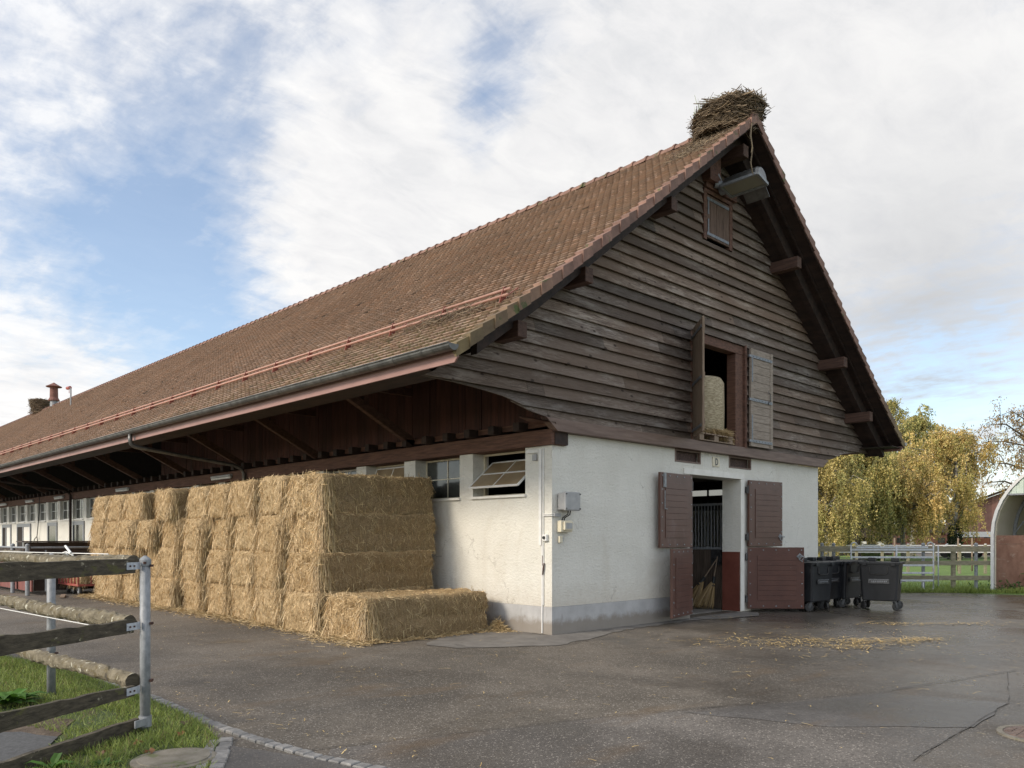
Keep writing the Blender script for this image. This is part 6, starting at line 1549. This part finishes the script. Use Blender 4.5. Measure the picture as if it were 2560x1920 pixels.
tree('weeping_tree', 'green and yellow weeping tree close to the barn wall', 2140, 58, 9.2, 4.0, 1.8, 36, 8, 20, YG_, 22, .25, bark='bark', droop=1.9, leaf=.13)
tree('weeping_tree', 'yellow weeping tree whose strands hang right beside the barn corner', 2065, 52, 8.4, 2.9, 1.6, 30, 8, 20, ((.28, .26, .09), (.47, .38, .125), (.57, .44, .17)), 27, .2, droop=2.0, leaf=.11)
tree('weeping_tree', 'dark olive tree filling the gap behind the weeping trees', 2190, 84, 9.6, 5.5, 1.5, 36, 7, 18, OLV, 31, .25, bark='bark', droop=1.4, leaf=.16)
tree('bare_tree', 'thinly leaved tree reaching in from the right picture edge', 2640, 47, 9.9, 4.6, 3.0, 40, 8, 15, ((.16, .12, .04), (.30, .19, .06), (.38, .25, .09)), 44, .28, bark='bark', droop=.6, leaf=.10, skew=-.12)
for i, (px, F, lab) in enumerate(((2236, 38, 'young sapling stake standing left of the gate top'), (2395, 40, 'thin stake standing just right of the birch trunk'), (2430, 40, 'thin stake in the meadow nearest the shelter'))):
    c = bearing(px, F); m = MB(); m.tube([(*c, 0), (c[0] + .02, c[1], 1.65)], .04, 8); tag(m.build('tree_stake', M['raw_wood'], smooth=True), lab, 'stake', 'stakes in the meadow')
def far_wood():
    n = 26000; t = RNG.random(n); px = 1500 + 1700*t; F = 170 + 25*RNG.random(n); pts = np.array([bearing(a, b) for a, b in zip(px, F)])
    top = np.array([3.2 + 2.2*mnoise.noise((a*.012, 1, 1)) + 1.2*mnoise.noise((a*.06, 1, 4)) for a in px]); z = top*RNG.random(n)**.8
    d = RNG.normal(size=(n, 3)); d /= np.linalg.norm(d, axis=1, keepdims=True)
    v, f, c = blades(n, np.concatenate([pts, z[:, None]], axis=1), d, .7 + .5*RNG.random(n), .7, lerp_cols((.035, .04, .018), (.12, .10, .04)))
    struct(raw('far_wood', v, f, M['leaf'], col=c), 'stuff', 'low dark hedge and wood along the horizon')
far_wood()

# ================================================================== SKY, SUN, CAMERA
SUN_EL, SUN_AZ = rad(30), math.atan2(-.985, .17)             # azimuth measured from +Y towards +X
sun_dir = Vector((math.sin(SUN_AZ)*math.cos(SUN_EL), math.cos(SUN_AZ)*math.cos(SUN_EL), math.sin(SUN_EL)))
def world():
    w = bpy.data.worlds.new('World'); S.world = w; w.use_nodes = True; nt = w.node_tree; L = nt.links
    bg = nt.nodes['Background']; bg.inputs[1].default_value = .10
    sky = nd(nt, 'ShaderNodeTexSky'); sky.sky_type = 'NISHITA'; sky.sun_disc = False; sky.sun_elevation = SUN_EL; sky.sun_rotation = SUN_AZ; sky.altitude = 400; sky.air_density = 1.0; sky.dust_density = .6; sky.ozone_density = 1.6
    tc = nd(nt, 'ShaderNodeTexCoord'); d = tc.outputs['Generated']
    sx = nd(nt, 'ShaderNodeSeparateXYZ'); L.new(d, sx.inputs[0])
    zz = mth(nt, 'ADD', mth(nt, 'MAXIMUM', sx.outputs[2], 0.0), .16)
    cx = nd(nt, 'ShaderNodeCombineXYZ'); L.new(mth(nt, 'DIVIDE', sx.outputs[0], zz), cx.inputs[0]); L.new(mth(nt, 'DIVIDE', sx.outputs[1], zz), cx.inputs[1])
    P = cx.outputs[0]
    def rot(vec, a, s):
        mp = nd(nt, 'ShaderNodeMapping'); mp.inputs['Rotation'].default_value = (0, 0, a); mp.inputs['Scale'].default_value = s; L.new(vec, mp.inputs[0]); return mp.outputs[0]
    n1 = noise(nt, rot(P, .5, (1.1, .8, 1)), 1.5, 9, .58, .35); n2 = noise(nt, rot(P, .2, (1, 1.6, 1)), 6.5, 7, .62, .4); n3 = noise(nt, rot(P, 1.2, (1, .55, 1)), 15, 5, .6, .2)
    cov = mth(nt, 'ADD', mth(nt, 'MULTIPLY', n1, .45), mth(nt, 'ADD', mth(nt, 'MULTIPLY', n2, .27), mth(nt, 'MULTIPLY', n3, .38)))
    def blob(px, py, sig, amp):
        nonlocal cov
        c = direction(px, py); dp = nd(nt, 'ShaderNodeVectorMath', operation='DOT_PRODUCT'); L.new(d, dp.inputs[0]); dp.inputs[1].default_value = c
        # gaussian of the angle
        e = mth(nt, 'EXPONENT', mth(nt, 'MULTIPLY', mth(nt, 'SUBTRACT', 1.0, dp.outputs['Value']), -1/(2*(1 - math.cos(rad(sig)))) *1.0)); cov = mth(nt, 'ADD', cov, mth(nt, 'MULTIPLY', e, amp))
    for b in BLOBS: blob(*b)
    mask = ramp(nt, cov, [(.38, (.14, .14, .14)), (.52, (.38, .38, .38)), (.66, (.84, .84, .84)), (.78, (1, 1, 1))]).outputs[0]
    shade = mth(nt, 'ADD', mth(nt, 'MULTIPLY', n2, .55), mth(nt, 'MULTIPLY', n1, .6))
    cl = ramp(nt, shade, [(.38, (7.3, 7.4, 7.6)), (.52, (8.6, 8.55, 8.6)), (.66, (9.5, 9.4, 9.3))]).outputs[0]
    dk = None
    for (px, py, sig, amp) in DARKS:
        c = direction(px, py); dp = nd(nt, 'ShaderNodeVectorMath', operation='DOT_PRODUCT'); L.new(d, dp.inputs[0]); dp.inputs[1].default_value = c
        e = mth(nt, 'MULTIPLY', mth(nt, 'EXPONENT', mth(nt, 'MULTIPLY', mth(nt, 'SUBTRACT', 1.0, dp.outputs['Value']), -1/(2*(1 - math.cos(rad(sig)))))), mth(nt, 'MULTIPLY', n1, 2*amp))
        dk = e if dk is None else mth(nt, 'ADD', dk, e)
    cl = mix(nt, mth(nt, 'MINIMUM', dk, .9), cl, (5.2, 5.35, 5.6))
    # clouds round the veiled sun are brighter
    dp = nd(nt, 'ShaderNodeVectorMath', operation='DOT_PRODUCT'); L.new(d, dp.inputs[0]); dp.inputs[1].default_value = sun_dir
    g = mth(nt, 'POWER', mth(nt, 'MAXIMUM', mth(nt, 'MULTIPLY_ADD', dp.outputs['Value'], .5, .5), 0), 5)
    cb = nd(nt, 'ShaderNodeCombineColor'); k = mth(nt, 'MULTIPLY_ADD', g, SUNGLOW, 1.0)
    # added glow in the unseen sky behind the viewer, to brighten the gable
    back = Vector((.25, -.9, .38)).normalized(); dp = nd(nt, 'ShaderNodeVectorMath', operation='DOT_PRODUCT'); L.new(d, dp.inputs[0]); dp.inputs[1].default_value = back
    k = mth(nt, 'ADD', k, mth(nt, 'MULTIPLY', mth(nt, 'POWER', mth(nt, 'MAXIMUM', dp.outputs['Value'], 0), 2), BACKGLOW))
    for i in range(3): L.new(k, cb.inputs[i])
    cl = mix(nt, 1., cl, cb.outputs[0], 'MULTIPLY')
    skyc = mix(nt, 1., sky.outputs[0], SKYMUL, 'MULTIPLY')
    L.new(mix(nt, mask, skyc, cl), bg.inputs[0])
BLOBS = [(430, 560, 4.5, -.16), (360, 710, 4.5, -.21), (110, 760, 4, -.12), (545, 330, 3.4, -.17), (1265, 150, 2.2, -.26), (1215, 300, 1.9, -.24), (1170, 430, 1.8, -.12), (570, 850, 5, -.16), (1440, 20, 2.6, -.08), (2420, 1040, 7, -.22), (2230, 1010, 4, -.10), (660, 110, 3.4, -.15), (1010, 30, 4, -.12),
         (2000, 350, 19, .34), (900, 360, 7, .17), (820, 620, 5.5, .18), (160, 880, 4.5, .28), (180, 260, 9, .05), (1560, 480, 8, .22), (2350, 1160, 4, .12), (40, 1080, 3, .15)]
DARKS = [(2250, 860, 6, .35), (2450, 760, 7, .25), (1750, 620, 8, .12), (2300, 1000, 4, .2), (1150, 560, 6, .06), (2300, 300, 10, .08)]
SUNGLOW, BACKGLOW, SKYMUL = 1.4, .40, (2.15, 2.08, 2.0)
world()
sl = bpy.data.lights.new('sun', 'SUN'); sl.energy = 3.1; sl.angle = rad(13); sl.color = (1.0, .89, .74)
so = bpy.data.objects.new('sun', sl); C.objects.link(so); so.rotation_euler = (-sun_dir).to_track_quat('-Z', 'Y').to_euler()
cam = bpy.data.cameras.new('camera'); co = bpy.data.objects.new('camera', cam); C.objects.link(co)
co.location = (CAM[0], CAM[1], CAMH); co.rotation_euler = (math.pi/2, 0, -(math.pi/2 - YAW) if False else math.atan2(-U[1], V[1]))
cam.sensor_width = 36; cam.sensor_fit = 'HORIZONTAL'; cam.lens = F_/2560*36; cam.shift_y = (HZ - 960)/2560; cam.clip_end = 4000; cam.clip_start = .05
S.camera = co
S.view_settings.view_transform = 'Standard'; S.view_settings.look = 'None'; S.view_settings.exposure = .05; S.view_settings.gamma = 1
for o in list(S.objects):
    if '_off' in o: del o['_off']
